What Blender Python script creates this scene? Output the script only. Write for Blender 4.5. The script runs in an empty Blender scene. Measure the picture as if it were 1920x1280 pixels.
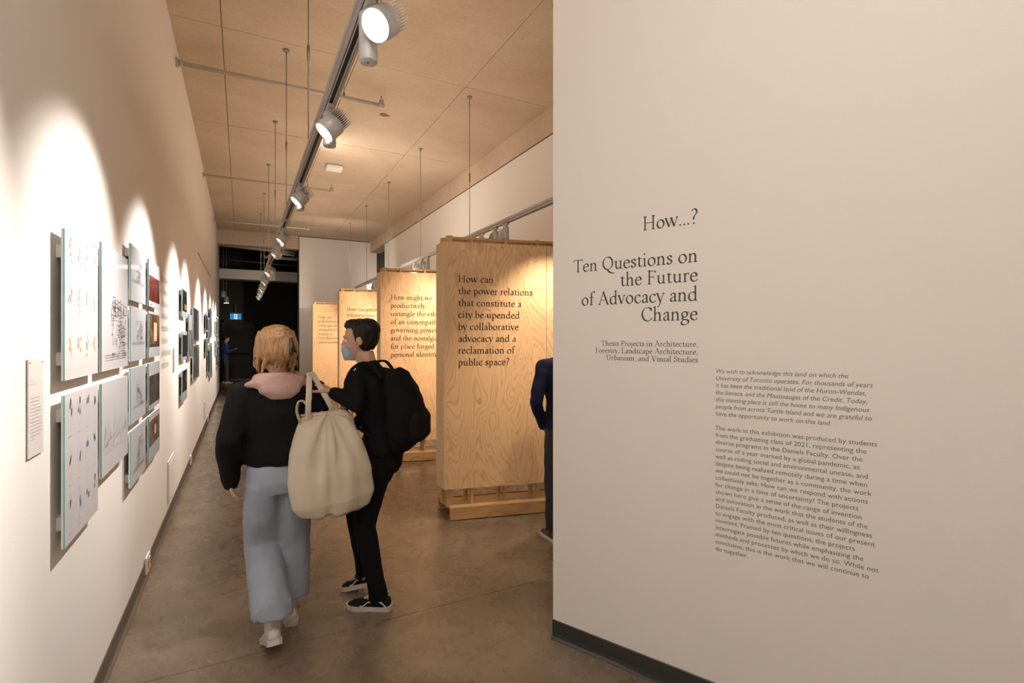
import bpy, bmesh, math, random
from mathutils import Vector, Matrix, Quaternion, noise
random.seed(7)
S = bpy.context.scene
COL = S.collection
PI = math.pi
V = Vector

# ------------------------------------------------------------------ camera
cam = bpy.data.objects.new('camera', bpy.data.cameras.new('camera'))
COL.objects.link(cam)
cam.location = (0, 0, 1.6)
cam.rotation_euler = (PI/2, 0, math.radians(-27.84))
cam.data.sensor_width = 36; cam.data.lens = 18.0
cam.data.shift_y = -7/1920
cam.data.clip_start = 0.02
S.camera = cam
# ------------------------------------------------------------------ world, exposure
w = bpy.data.worlds.new('world'); S.world = w; w.use_nodes = True
w.node_tree.nodes['Background'].inputs[0].default_value = (1.0, 0.87, 0.74, 1)
w.node_tree.nodes['Background'].inputs[1].default_value = 0.05
S.view_settings.view_transform = 'Standard'; S.view_settings.look = 'None'
S.view_settings.gamma = 1; S.view_settings.use_curve_mapping = False
S.view_settings.exposure = 0.0
S.cycles.max_bounces = 8; S.cycles.diffuse_bounces = 5; S.cycles.glossy_bounces = 3
S.cycles.sample_clamp_indirect = 4.0
S.cycles.use_denoising = True
# ------------------------------------------------------------------ added fill lights, spotlight settings
WARM = (1.0, 0.80, 0.62)
def area(name, loc, target, size, power, color=WARM, sy=None):
    l = bpy.data.lights.new(name, 'AREA'); l.energy = power; l.color = color
    l.shape = 'RECTANGLE'; l.size = size; l.size_y = sy or size
    o = bpy.data.objects.new(name, l); COL.objects.link(o); o.location = loc
    o.rotation_euler = (V(target)-V(loc)).to_track_quat('-Z', 'Y').to_euler()
    return o
# added fills without fixtures: one for the partition, one for the hall ceiling
P_PART, P_HALL = 60, 57
area('partition_fill', (0.05, -0.35, 4.1), (1.75, 1.3, 1.2), 1.4, P_PART, (1.0, 0.93, 0.86))
area('hall_ceiling_fill', (1.3, 8.0, 3.0), (1.3, 8.0, 4.5), 1.6, P_HALL, (1.0, 0.80, 0.60), 11.0)
P_WALL, P_PANEL = 225, 190          # spotlights of the left and right tracks
area('right_wall_fill', (1.5, 8.0, 3.1), (3.42, 8.3, 3.9), .4, 72, (1.0, 0.88, 0.76), 10.0)  # added fill brightening the right wall and beam, no lamp stands here
area('far_wall_fill', (2.0, 12.6, 3.4), (2.3, 15.6, 3.0), .8, 14, (1.0, 0.86, 0.72))  # added fill brightening the far wall, without a fixture
SPOT_COL = (1.0, 0.945, 0.89)
SPOT_COL_R = (1.0, 0.82, 0.66)

# ------------------------------------------------------------------ materials
MATS = {}
def mat(name, col, rough=0.6, metal=0.0, emis=0, spec=0.5, bump=0, bscale=40, var=0, vscale=3, trans=0, alpha=1):
    if name in MATS: return MATS[name]
    m = bpy.data.materials.new(name); m.use_nodes = True
    nt = m.node_tree; b = nt.nodes['Principled BSDF']
    b.inputs['Base Color'].default_value = (*col, 1)
    b.inputs['Roughness'].default_value = rough
    b.inputs['Metallic'].default_value = metal
    b.inputs['Specular IOR Level'].default_value = spec
    b.inputs['Transmission Weight'].default_value = trans
    b.inputs['Alpha'].default_value = alpha
    if emis:
        b.inputs['Emission Color'].default_value = (*col, 1)
        b.inputs['Emission Strength'].default_value = emis
    if bump or var:
        tc = nt.nodes.new('ShaderNodeTexCoord')
    if bump:
        n = nt.nodes.new('ShaderNodeTexNoise'); n.inputs['Scale'].default_value = bscale; n.inputs['Detail'].default_value = 4
        nt.links.new(tc.outputs['Object'], n.inputs['Vector'])
        bp = nt.nodes.new('ShaderNodeBump'); bp.inputs['Strength'].default_value = bump; bp.inputs['Distance'].default_value = 0.01
        nt.links.new(n.outputs['Fac'], bp.inputs['Height']); nt.links.new(bp.outputs[0], b.inputs['Normal'])
    if var:
        n = nt.nodes.new('ShaderNodeTexNoise'); n.inputs['Scale'].default_value = vscale; n.inputs['Detail'].default_value = 5
        nt.links.new(tc.outputs['Object'], n.inputs['Vector'])
        r = nt.nodes.new('ShaderNodeMix'); r.data_type = 'RGBA'
        r.inputs[6].default_value = (*[c*(1-var) for c in col], 1); r.inputs[7].default_value = (*[min(1, c*(1+var)) for c in col], 1)
        nt.links.new(n.outputs['Fac'], r.inputs[0]); nt.links.new(r.outputs[2], b.inputs['Base Color'])
    MATS[name] = m
    return m

def N(nt, t, **kw):
    n = nt.nodes.new(t)
    for k, v in kw.items():
        if k.startswith('_'): setattr(n, k[1:], v)
        else: n.inputs[k].default_value = v
    return n
def ramp(nt, stops):
    r = nt.nodes.new('ShaderNodeValToRGB'); e = r.color_ramp.elements
    e[0].position, e[0].color = stops[0][0], (*stops[0][1], 1)
    e[1].position, e[1].color = stops[-1][0], (*stops[-1][1], 1)
    for p, c in stops[1:-1]:
        q = e.new(p); q.color = (*c, 1)
    return r

def mat_plywood(name, light, dark, seed, sx=3.8, sz=0.95, rings=125, contrast=.82, axis='z'):
    """rotary-cut softwood veneer: contour lines of a stretched noise"""
    m = bpy.data.materials.new(name); m.use_nodes = True; nt = m.node_tree; L = nt.links.new
    b = nt.nodes['Principled BSDF']; b.inputs['Roughness'].default_value = 0.55
    b.inputs['Specular IOR Level'].default_value = 0.3
    tc = N(nt, 'ShaderNodeTexCoord')
    mp = N(nt, 'ShaderNodeMapping'); mp.inputs['Location'].default_value = (seed*3.1, seed*1.7, seed*2.3)
    mp.inputs['Scale'].default_value = {'z': (sx, sx, sz), 'x': (sz, sx*2, sx*2)}[axis]
    L(tc.outputs['Object'], mp.inputs['Vector'])
    n1 = N(nt, 'ShaderNodeTexNoise', Scale=1.0, Detail=2.5, Roughness=0.5, Distortion=0.9)
    L(mp.outputs[0], n1.inputs['Vector'])
    mul = N(nt, 'ShaderNodeMath', _operation='MULTIPLY'); mul.inputs[1].default_value = rings
    L(n1.outputs['Fac'], mul.inputs[0])
    sn = N(nt, 'ShaderNodeMath', _operation='SINE'); L(mul.outputs[0], sn.inputs[0])
    mr = N(nt, 'ShaderNodeMapRange'); mr.inputs['From Min'].default_value = 0.1; mr.inputs['From Max'].default_value = 1.0
    L(sn.outputs[0], mr.inputs['Value'])
    # jagged fibre noise eats into the lines
    mp2 = N(nt, 'ShaderNodeMapping'); mp2.inputs['Scale'].default_value = {'z': (70, 70, 6), 'x': (6, 70, 70)}[axis]
    L(tc.outputs['Object'], mp2.inputs['Vector'])
    n2 = N(nt, 'ShaderNodeTexNoise', Scale=1.0, Detail=3.0); L(mp2.outputs[0], n2.inputs['Vector'])
    fm = N(nt, 'ShaderNodeMath', _operation='MULTIPLY'); L(mr.outputs[0], fm.inputs[0]); L(n2.outputs['Fac'], fm.inputs[1])
    n3 = N(nt, 'ShaderNodeTexNoise', Scale=1.6, Detail=2.0); L(tc.outputs['Object'], n3.inputs['Vector'])
    r1 = ramp(nt, [(0.3, light), (0.75, [c*0.86 for c in light])]); L(n3.outputs['Fac'], r1.inputs[0])
    mx = N(nt, 'ShaderNodeMix', _data_type='RGBA'); mx.inputs[7].default_value = (*dark, 1)
    sc = N(nt, 'ShaderNodeMath', _operation='MULTIPLY'); sc.inputs[1].default_value = 1.35*contrast; sc.use_clamp = True
    L(fm.outputs[0], sc.inputs[0]); L(sc.outputs[0], mx.inputs[0]); L(r1.outputs[0], mx.inputs[6])
    mx2 = N(nt, 'ShaderNodeMix', _data_type='RGBA', _blend_type='MULTIPLY'); mx2.inputs[0].default_value = 0.16
    L(mx.outputs[2], mx2.inputs[6]); L(n2.outputs['Color'], mx2.inputs[7])
    L(mx.outputs[2], b.inputs['Base Color'])
    bp = N(nt, 'ShaderNodeBump', Strength=0.12, Distance=0.003); L(n2.outputs['Fac'], bp.inputs['Height']); L(bp.outputs[0], b.inputs['Normal'])
    return m

def mat_ceiling():
    m = bpy.data.materials.new('raw_concrete'); m.use_nodes = True; nt = m.node_tree; L = nt.links.new
    b = nt.nodes['Principled BSDF']; b.inputs['Roughness'].default_value = 0.75
    g = N(nt, 'ShaderNodeNewGeometry')
    mp = N(nt, 'ShaderNodeMapping'); mp.inputs['Scale'].default_value = (1.0, 1.3, 1.0); L(g.outputs['Position'], mp.inputs['Vector'])
    n1 = N(nt, 'ShaderNodeTexNoise', Scale=0.9, Detail=6.0, Roughness=0.6, Distortion=0.3); L(mp.outputs[0], n1.inputs['Vector'])
    n2 = N(nt, 'ShaderNodeTexNoise', Scale=26.0, Detail=4.0, Roughness=0.7); L(mp.outputs[0], n2.inputs['Vector'])
    r = ramp(nt, [(0.25, (0.49, 0.375, 0.262)), (0.5, (0.56, 0.445, 0.330)), (0.75, (0.63, 0.515, 0.395))]); L(n1.outputs['Fac'], r.inputs[0])
    r2 = ramp(nt, [(0.3, (0.90, 0.89, 0.88)), (0.6, (1, 1, 1))]); L(n2.outputs['Fac'], r2.inputs[0])
    mx = N(nt, 'ShaderNodeMix', _data_type='RGBA', _blend_type='MULTIPLY'); mx.inputs[0].default_value = 1.0
    L(r.outputs[0], mx.inputs[6]); L(r2.outputs[0], mx.inputs[7])
    v = N(nt, 'ShaderNodeTexVoronoi', Scale=1.7); L(g.outputs['Position'], v.inputs['Vector'])
    r3 = ramp(nt, [(0.012, (0.45, 0.33, 0.22)), (0.03, (1, 1, 1))]); L(v.outputs['Distance'], r3.inputs[0])
    mx2 = N(nt, 'ShaderNodeMix', _data_type='RGBA', _blend_type='MULTIPLY'); mx2.inputs[0].default_value = 1.0
    L(mx.outputs[2], mx2.inputs[6]); L(r3.outputs[0], mx2.inputs[7]); L(mx2.outputs[2], b.inputs['Base Color'])
    bp = N(nt, 'ShaderNodeBump', Strength=0.15, Distance=0.004); L(n2.outputs['Fac'], bp.inputs['Height']); L(bp.outputs[0], b.inputs['Normal'])
    return m

def mat_floor():
    m = bpy.data.materials.new('polished_concrete'); m.use_nodes = True; nt = m.node_tree; L = nt.links.new
    b = nt.nodes['Principled BSDF']
    g = N(nt, 'ShaderNodeNewGeometry')
    n1 = N(nt, 'ShaderNodeTexNoise', Scale=1.3, Detail=7.0, Roughness=0.62, Distortion=0.7); L(g.outputs['Position'], n1.inputs['Vector'])
    n2 = N(nt, 'ShaderNodeTexNoise', Scale=6.0, Detail=6.0, Roughness=0.7, Distortion=0.5); L(g.outputs['Position'], n2.inputs['Vector'])
    n3 = N(nt, 'ShaderNodeTexNoise', Scale=120.0, Detail=3.0); L(g.outputs['Position'], n3.inputs['Vector'])
    r = ramp(nt, [(0.30, (0.118, 0.083, 0.052)), (0.5, (0.170, 0.125, 0.082)), (0.70, (0.245, 0.187, 0.130))]); L(n1.outputs['Fac'], r.inputs[0])
    r2 = ramp(nt, [(0.25, (0.86, 0.86, 0.87)), (0.7, (1.08, 1.07, 1.06))]); L(n2.outputs['Fac'], r2.inputs[0])
    r3 = ramp(nt, [(0.3, (0.86, 0.86, 0.86)), (0.7, (1.08, 1.08, 1.08))]); L(n3.outputs['Fac'], r3.inputs[0])
    a = N(nt, 'ShaderNodeMix', _data_type='RGBA', _blend_type='MULTIPLY'); a.inputs[0].default_value = 1.0
    L(r.outputs[0], a.inputs[6]); L(r2.outputs[0], a.inputs[7])
    c = N(nt, 'ShaderNodeMix', _data_type='RGBA', _blend_type='MULTIPLY'); c.inputs[0].default_value = 1.0
    L(a.outputs[2], c.inputs[6]); L(r3.outputs[0], c.inputs[7]); L(c.outputs[2], b.inputs['Base Color'])
    r4 = ramp(nt, [(0.3, (0.20,)*3), (0.7, (0.36,)*3)]); L(n2.outputs['Fac'], r4.inputs[0]); L(r4.outputs[0], b.inputs['Roughness'])
    b.inputs['Specular IOR Level'].default_value = 0.55
    bp = N(nt, 'ShaderNodeBump', Strength=0.06, Distance=0.01); L(n2.outputs['Fac'], bp.inputs['Height']); L(bp.outputs[0], b.inputs['Normal'])
    return m

M_WALL = mat('wall_paint', (0.80, 0.765, 0.72), 0.7, bump=0.05, bscale=180)
M_WALLP = mat('partition_paint', (0.77, 0.72, 0.665), 0.7, bump=0.05, bscale=180)
M_BLACK = mat('black_paint', (0.022, 0.020, 0.019), 0.6)
M_DARK = mat('dark_reveal', (0.06, 0.055, 0.05), 0.7)
M_BASE = mat('rubber_base', (0.075, 0.066, 0.056), 0.42, var=0.25, vscale=6)
M_CEIL = mat_ceiling(); M_FLOOR = mat_floor()
M_CEILJ = mat('joint_concrete', (0.26, 0.19, 0.125), 0.9)  # darker base concrete showing in the bay joints
M_GREY = mat('grey_metal', (0.52, 0.51, 0.50), 0.38, metal=0.15)
M_GREYL = mat('light_grey_metal', (0.62, 0.60, 0.58), 0.35, metal=0.3)
M_ROD = mat('steel_rod', (0.30, 0.30, 0.27), 0.4, metal=0.6)
M_SLOT = mat('slot_black', (0.02, 0.02, 0.02), 0.5)
M_LENS = mat('lens_lit', (1.0, 0.95, 0.88), 0.3, emis=14)
M_LENSOFF = mat('lens_unlit', (0.5, 0.48, 0.45), 0.2)
M_PIPE = mat('painted_pipe', (0.50, 0.43, 0.36), 0.5)
M_INK = mat('vinyl_ink', (0.035, 0.032, 0.026), 0.6)
M_INK2 = mat('grey_ink', (0.10, 0.105, 0.09), 0.6)
M_INKP = mat('brown_ink', (0.022, 0.014, 0.009), 0.8, spec=0.1)
M_WHITE = mat('white_plastic', (0.80, 0.78, 0.75), 0.4)
M_PAPER = mat('print_paper', (0.60, 0.61, 0.645), 0.10, spec=0.6)
M_CORE = mat('board_core', (0.80, 0.84, 0.82), 0.3)
M_EDGE = mat('acrylic_edge', (0.12, 0.42, 0.40), 0.2)
M_CLEAT = mat('cleat_paint', (0.80, 0.77, 0.72), 0.6)
M_DLINE = mat('drawing_line', (0.10, 0.10, 0.12), 0.5)
M_DLINE2 = mat('drawing_dark', (0.06, 0.07, 0.09), 0.4)
M_RED = mat('drawing_red', (0.80, 0.24, 0.20), 0.5)
M_BLUE = mat('drawing_blue', (0.10, 0.12, 0.36), 0.5)

# ------------------------------------------------------------------ helpers
def tag(o, label=None, cat=None, group=None, kind=None):
    if label: o['label'] = label
    if cat: o['category'] = cat
    if group: o['group'] = group
    if kind: o['kind'] = kind
    return o
def empty(name, loc, rz=0):
    o = bpy.data.objects.new(name, None); COL.objects.link(o); o.location = loc; o.rotation_euler = (0, 0, rz)
    o.empty_display_size = 0.1
    return o
def obj(name, bm, m, parent=None, smooth=False):
    me = bpy.data.meshes.new(name); bmesh.ops.recalc_face_normals(bm, faces=bm.faces)
    bm.to_mesh(me); bm.free()
    ms = m if isinstance(m, (list, tuple)) else [m]
    for x in ms: me.materials.append(x)
    if smooth: me.shade_smooth()
    o = bpy.data.objects.new(name, me); COL.objects.link(o)
    if parent: o.parent = parent
    return o
def bx(bm, x0, x1, y0, y1, z0, z1, bev=0, mi=0, mtx=None):
    r = bmesh.ops.create_cube(bm, size=1)
    vs = r['verts']
    bmesh.ops.scale(bm, verts=vs, vec=(x1-x0, y1-y0, z1-z0))
    bmesh.ops.translate(bm, verts=vs, vec=((x0+x1)/2, (y0+y1)/2, (z0+z1)/2))
    if mtx: bmesh.ops.transform(bm, verts=vs, matrix=mtx)
    fs = set(f for v in vs for f in v.link_faces)
    for f in fs: f.material_index = mi
    if bev:
        es = set(e for v in vs for e in v.link_edges)
        bmesh.ops.bevel(bm, geom=list(es), offset=bev, segments=2, affect='EDGES', profile=0.5)
def box(name, a, m, parent=None, bev=0):
    bm = bmesh.new(); bx(bm, *a, bev=bev); return obj(name, bm, m, parent)
def struct(name, a, m, bev=0):
    return tag(box(name, a, m, None, bev), kind='structure')
def cyl(bm, p0, p1, r0, r1=None, seg=20, mi=0, cap=True):
    p0, p1 = V(p0), V(p1); d = p1-p0
    M = Matrix.Translation((p0+p1)/2) @ d.to_track_quat('Z', 'Y').to_matrix().to_4x4()
    r = bmesh.ops.create_cone(bm, cap_ends=cap, segments=seg, radius1=r0, radius2=r0 if r1 is None else r1, depth=d.length, matrix=M)
    for f in set(f for v in r['verts'] for f in v.link_faces):
        f.material_index = mi; f.smooth = len(f.verts) == 4
def lathe(bm, prof, seg=28, M=None, mi=0):
    rings = []
    for r, z in prof:
        rings.append([bm.verts.new(V((r*math.cos(2*PI*i/seg), r*math.sin(2*PI*i/seg), z))) for i in range(seg)])
    fs = []
    for a, b in zip(rings, rings[1:]):
        for i in range(seg):
            f = bm.faces.new((a[i], a[(i+1) % seg], b[(i+1) % seg], b[i])); f.material_index = mi; f.smooth = True; fs.append(f)
    for ring, (r, z) in ((rings[0], prof[0]), (rings[-1], prof[-1])):
        if r > .02: continue
        f = bm.faces.new(ring); f.material_index = mi
    if M: bmesh.ops.transform(bm, verts=[v for r in rings for v in r], matrix=M)

# ------------------------------------------------------------------ serif lettering (own pen-stroke alphabet)
XH, CAP, ASC, DSC = .42, .655, .70, -.235
def cr(pts, n=7):
    P = [V(p) for p in pts]; P = [P[0]*2-P[1]] + P + [P[-1]*2-P[-2]]
    out = []
    for i in range(1, len(P)-2):
        a, b, c, d = P[i-1:i+3]
        for k in range(n):
            t = k/n
            out.append(.5*((2*b)+(c-a)*t+(2*a-5*b+4*c-d)*t*t+(3*b-a-3*c+d)*t**3))
    out.append(P[-2]); return out
def stroke(polys, pts, k=1.0, closed=False, curve=True, wt=(.090, .032), phi=24):
    P = cr([tuple(p) for p in pts]) if curve and not closed else [V(p) for p in pts]
    n = len(P); a, b = wt; ph = math.radians(phi); L, R = [], []
    for i in range(n):
        q0 = P[i-1] if (i > 0 or closed) else P[i]; q1 = P[(i+1) % n] if (i < n-1 or closed) else P[i]
        t = (q1-q0).normalized(); th = math.atan2(t.y, t.x)
        wdt = math.hypot(a*math.sin(th-ph), b*math.cos(th-ph))*k/2
        nn = V((-t.y, t.x)); L.append(P[i]+nn*wdt); R.append(P[i]-nn*wdt)
    m = n if closed else n-1
    for i in range(m):
        j = (i+1) % n; polys.append([L[i], R[i], R[j], L[j]])
def ell(cx, cy, rx, ry, n=30): return [(cx+rx*math.cos(2*PI*i/n), cy+ry*math.sin(2*PI*i/n)) for i in range(n)]
def disc(polys, x, y, r): polys.append([V(p) for p in ell(x, y, r, r, 12)])
SW = .038
def stem(polys, x, y0, y1): polys.append([V((x-SW, y0)), V((x+SW, y0)), V((x+SW, y1)), V((x-SW, y1))])
def foot(polys, x, y=0, l=.085, r=.085, s=1):
    t = .022*s
    polys.append([V((x-SW-l+.03, y)), V((x+SW+r-.03, y)), V((x+SW+r-.03, y+t)), V((x+SW, y+t*2.4)), V((x-SW, y+t*2.4)), V((x-SW-l+.03, y+t))])
def flag(polys, x, y): polys.append([V((x+SW, y+.012)), V((x-SW-.055, y-.05)), V((x-SW-.045, y-.066)), V((x-SW, y-.062)), V((x+SW, y-.07))])
def G(ch):
    p = []; adv = .45
    arch = lambda dx: stroke(p, [(dx+.01, .29), (dx+.08, .375), (dx+.15, .398), (dx+.225, .365), (dx+.255, .28), (dx+.255, .14), (dx+.255, 0)])
    bowl = [(.355, .345), (.30, .385), (.23, .40), (.11, .345), (.065, .20), (.11, .055), (.20, .012), (.30, .045), (.36, .12)]
    bowlr = [(.115, .31), (.17, .375), (.24, .40), (.35, .35), (.395, .21), (.35, .06), (.24, .01), (.17, .02), (.115, .06)]
    if ch in 'nmhr':
        if ch == 'h': stem(p, .115, 0, ASC); flag(p, .115, ASC)
        else: stem(p, .115, 0, XH-.01); flag(p, .115, XH)
        foot(p, .115)
        if ch == 'r': stroke(p, [(.125, .29), (.175, .365), (.24, .40), (.285, .385)]); disc(p, .285, .37, .034); adv = .33
        else:
            arch(.115); foot(p, .37); adv = .50
            if ch == 'm': arch(.37); foot(p, .625); adv = .76
    elif ch == 'u':
        stroke(p, [(.115, .41), (.115, .25), (.12, .12), (.16, .045), (.235, .02), (.31, .05), (.37, .12)]); stem(p, .37, 0, XH-.01)
        flag(p, .115, XH); flag(p, .37, XH); foot(p, .37, 0, .0, .085); adv = .50
    elif ch == 'o': stroke(p, ell(.235, .205, .17, .195), closed=True, curve=False); adv = .47
    elif ch == 'c': stroke(p, [(.335, .34), (.29, .385), (.22, .40), (.11, .345), (.065, .20), (.115, .06), (.22, .012), (.31, .035), (.37, .10)]); disc(p, .325, .335, .032); adv = .40
    elif ch == 'e':
        stroke(p, [(.07, .245), (.35, .245)], .8, curve=False)
        stroke(p, [(.345, .245), (.325, .345), (.22, .402), (.11, .345), (.065, .20), (.115, .06), (.22, .012), (.31, .035), (.37, .10)]); adv = .41
    elif ch == 'a':
        stroke(p, [(.09, .305), (.12, .37), (.19, .40), (.26, .375), (.285, .29), (.285, .10), (.315, .025), (.375, .05)])
        disc(p, .095, .31, .034); stroke(p, [(.285, .25), (.18, .21), (.095, .16), (.075, .09), (.12, .025), (.20, .03), (.285, .10)]); adv = .39
    elif ch == 'd': stroke(p, bowl); stem(p, .37, 0, ASC); flag(p, .37, ASC); foot(p, .37, 0, 0, .085); adv = .50
    elif ch == 'q': stroke(p, bowl); stem(p, .37, DSC, XH); foot(p, .37, DSC); adv = .49
    elif ch == 'b': stem(p, .11, .03, ASC); flag(p, .11, ASC); stroke(p, bowlr); adv = .46
    elif ch == 'p': stem(p, .115, DSC, XH-.01); flag(p, .115, XH); foot(p, .115, DSC); stroke(p, bowlr); adv = .475
    elif ch == 'g':
        stroke(p, ell(.20, .275, .125, .125, 24), closed=True, curve=False)
        stroke(p, [(.13, .165), (.085, .10), (.12, .055), (.24, .04), (.35, .005), (.385, -.075), (.32, -.165), (.19, -.205), (.07, -.175), (.045, -.10), (.09, -.03), (.15, .02)])
        stroke(p, [(.29, .345), (.35, .375), (.42, .365)], .7); adv = .43
    elif ch == 'f': stroke(p, [(.345, .655), (.29, .695), (.21, .67), (.155, .58), (.15, .40), (.15, 0)]); disc(p, .335, .645, .034); p.append([V((.045, .385)), V((.29, .385)), V((.29, .42)), V((.045, .42))]); foot(p, .15); adv = .30
    elif ch == 't': stroke(p, [(.135, .47), (.135, .25), (.14, .10), (.17, .03), (.23, .02), (.295, .06)]); p.append([V((.035, .385)), V((.275, .385)), V((.275, .42)), V((.135, .42)), V((.165, .52)), V((.10, .45)), V((.035, .405))]); adv = .305
    elif ch == 'i': stem(p, .12, 0, XH-.01); flag(p, .12, XH); foot(p, .12); disc(p, .115, .60, .044); adv = .25
    elif ch == 'j': stroke(p, [(.12, .40), (.12, .1), (.115, -.08), (.07, -.19), (-.01, -.225)]); flag(p, .12, XH); disc(p, .115, .60, .044); adv = .25
    elif ch == 'l': stem(p, .12, 0, ASC); flag(p, .12, ASC); foot(p, .12); adv = .25
    elif ch == 'k': stem(p, .115, 0, ASC); flag(p, .115, ASC); foot(p, .115); stroke(p, [(.13, .18), (.34, .40)], .7, curve=False); stroke(p, [(.20, .25), (.40, .01)], curve=False); foot(p, .40, 0, .04, .06); adv = .49
    elif ch == 's': stroke(p, [(.27, .31), (.25, .375), (.18, .40), (.10, .375), (.085, .30), (.15, .235), (.25, .175), (.275, .095), (.22, .025), (.15, .012), (.085, .04), (.065, .11)]); adv = .345
    elif ch in 'vwy':
        def vv(x): stroke(p, [(x+.05, .41), (x+.205, .01)], curve=False); stroke(p, [(x+.20, .01), (x+.345, .41)], .55, curve=False); foot(p, x+.05, .40, .07, .07, .9)
        vv(0); adv = .41
        if ch == 'w': vv(.27); adv = .67; foot(p, .61, .40, .06, .06, .9)
        else: foot(p, .35, .40, .05, .06, .9)
        if ch == 'y': stroke(p, [(.205, .01), (.14, -.15), (.07, -.21)], .75); disc(p, .07, -.20, .034)
    elif ch == 'x': stroke(p, [(.06, .41), (.37, .01)], curve=False); stroke(p, [(.06, .01), (.36, .41)], .55, curve=False); adv = .43
    elif ch == 'z': stroke(p, [(.06, .39), (.34, .39)], .9, curve=False); stroke(p, [(.34, .40), (.06, .02)], 1.1, curve=False); stroke(p, [(.06, .02), (.36, .02)], .9, curve=False); adv = .41
    elif ch == 'H': 
        for x in (.14, .58): stem(p, x, 0, CAP); foot(p, x); foot(p, x, CAP-.03, s=1)
        p.append([V((.14, .325)), V((.58, .325)), V((.58, .36)), V((.14, .36))]); adv = .73
    elif ch == 'N':
        stem(p, .14, 0, CAP); stem(p, .58, 0, CAP); foot(p, .14); foot(p, .14, CAP-.03); foot(p, .58, CAP-.03); stroke(p, [(.14, .64), (.58, .02)], curve=False); adv = .72
    elif ch in 'TF':
        x = .30 if ch == 'T' else .14
        stem(p, x, 0, CAP); foot(p, x)
        if ch == 'T': p.append([V((.03, .615)), V((.57, .615)), V((.57, .65)), V((.03, .65))]); p.append([V((.03, .65)), V((.02, .53)), V((.045, .53)), V((.09, .62))]); p.append([V((.57, .65)), V((.585, .53)), V((.56, .53)), V((.51, .62))]); adv = .58
        else:
            foot(p, x, CAP-.03); p.append([V((.14, .615)), V((.46, .615)), V((.46, .65)), V((.14, .65))]); p.append([V((.46, .65)), V((.485, .52)), V((.46, .52)), V((.40, .62))])
            p.append([V((.14, .33)), V((.37, .33)), V((.37, .365)), V((.14, .365))]); p.append([V((.36, .42)), V((.38, .42)), V((.38, .27)), V((.36, .27))]); adv = .50
    elif ch == 'L': stem(p, .14, 0, CAP); foot(p, .14, CAP-.03); foot(p, .14); p.append([V((.14, 0)), V((.48, 0)), V((.51, .15)), V((.48, .15)), V((.42, .038)), V((.14, .038))]); adv = .53
    elif ch == 'P': stem(p, .14, 0, CAP); foot(p, .14); foot(p, .14, CAP-.03, .085, 0); stroke(p, [(.15, .63), (.28, .635), (.40, .58), (.43, .47), (.38, .36), (.27, .31), (.17, .32)]); adv = .51
    elif ch in 'AV':
        if ch == 'A': stroke(p, [(.32, .67), (.58, .01)], curve=False); stroke(p, [(.34, .67), (.10, .01)], .55, curve=False); foot(p, .10, 0, .07, .07); foot(p, .58, 0, .07, .07); p.append([V((.17, .225)), V((.49, .225)), V((.49, .255)), V((.17, .255))])
        else: stroke(p, [(.10, .64), (.34, 0)], curve=False); stroke(p, [(.34, 0), (.57, .64)], .55, curve=False); foot(p, .10, CAP-.03, .07, .07); foot(p, .57, CAP-.03, .06, .06)
        adv = .67
    elif ch in 'CQO':
        if ch == 'C':
            stroke(p, [(.56, .50), (.50, .60), (.36, .65), (.18, .58), (.08, .40), (.10, .20), (.22, .05), (.38, .01), (.50, .05), (.58, .14)]); p.append([V((.545, .65)), V((.57, .65)), V((.575, .46)), V((.55, .46))]); adv = .62
        else:
            stroke(p, ell(.36, .328, .27, .315, 36), closed=True, curve=False); adv = .72
            if ch == 'Q': stroke(p, [(.33, .02), (.42, -.09), (.56, -.17), (.74, -.19)], 1.0)
    elif ch == 'U': stroke(p, [(.15, .64), (.15, .3), (.17, .12), (.25, .03), (.36, .01), (.48, .05), (.54, .15), (.55, .3), (.55, .64)], 1); foot(p, .15, CAP-.03); foot(p, .55, CAP-.03); adv = .70
    elif ch == 'S': stroke(p, [(.38, .50), (.34, .60), (.25, .64), (.14, .60), (.11, .50), (.18, .40), (.32, .31), (.40, .20), (.36, .07), (.25, .01), (.14, .04), (.08, .15)]); p.append([V((.37, .64)), V((.39, .64)), V((.395, .47)), V((.375, .47))]); p.append([V((.07, .01)), V((.09, .01)), V((.085, .19)), V((.065, .19))]); adv = .47
    elif ch == '.': disc(p, .10, .035, .045); adv = .20
    elif ch == ',': disc(p, .10, .035, .045); stroke(p, [(.12, .03), (.12, -.05), (.06, -.11)], .8); adv = .21
    elif ch == '?': stroke(p, [(.07, .60), (.14, .67), (.24, .67), (.31, .58), (.29, .47), (.20, .36), (.165, .27), (.17, .20)]); disc(p, .17, .035, .045); adv = .38
    elif ch == ' ': adv = .235
    return p, adv
GC = {}
def layout(line):
    x = 0; out = []
    for ch in line:
        if ch not in GC: GC[ch] = G(ch)
        P, adv = GC[ch]
        out += [[(q.x+x, q.y) for q in poly] for poly in P]; x += adv
    return out, x
def lettering(name, lines, em, pitch, origin, ux, nrm, m, xs=1.0, align='L', parent=None, gap=0.0012):
    """lines of serif letters standing on a wall plane; origin = first baseline, at its left (or right) end"""
    bm = bmesh.new(); ux = V(ux).normalized(); nrm = V(nrm).normalized(); origin = V(origin)
    for i, ln in enumerate(lines):
        polys, wd = layout(ln); off = -wd if align == 'R' else 0
        for k, poly in enumerate(polys):
            vs = [bm.verts.new(origin + ux*((x+off)*em*xs) + V((0, 0, y*em-i*pitch)) + nrm*(gap+0.00002*(k % 5))) for x, y in poly]
            try: bm.faces.new(vs)
            except ValueError: pass
    me = bpy.data.meshes.new(name); bm.to_mesh(me); bm.free(); me.materials.append(m)
    o = bpy.data.objects.new(name, me); COL.objects.link(o)
    if parent: o.parent = parent
    return o
def text_width(line): return layout(line)[1]

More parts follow.
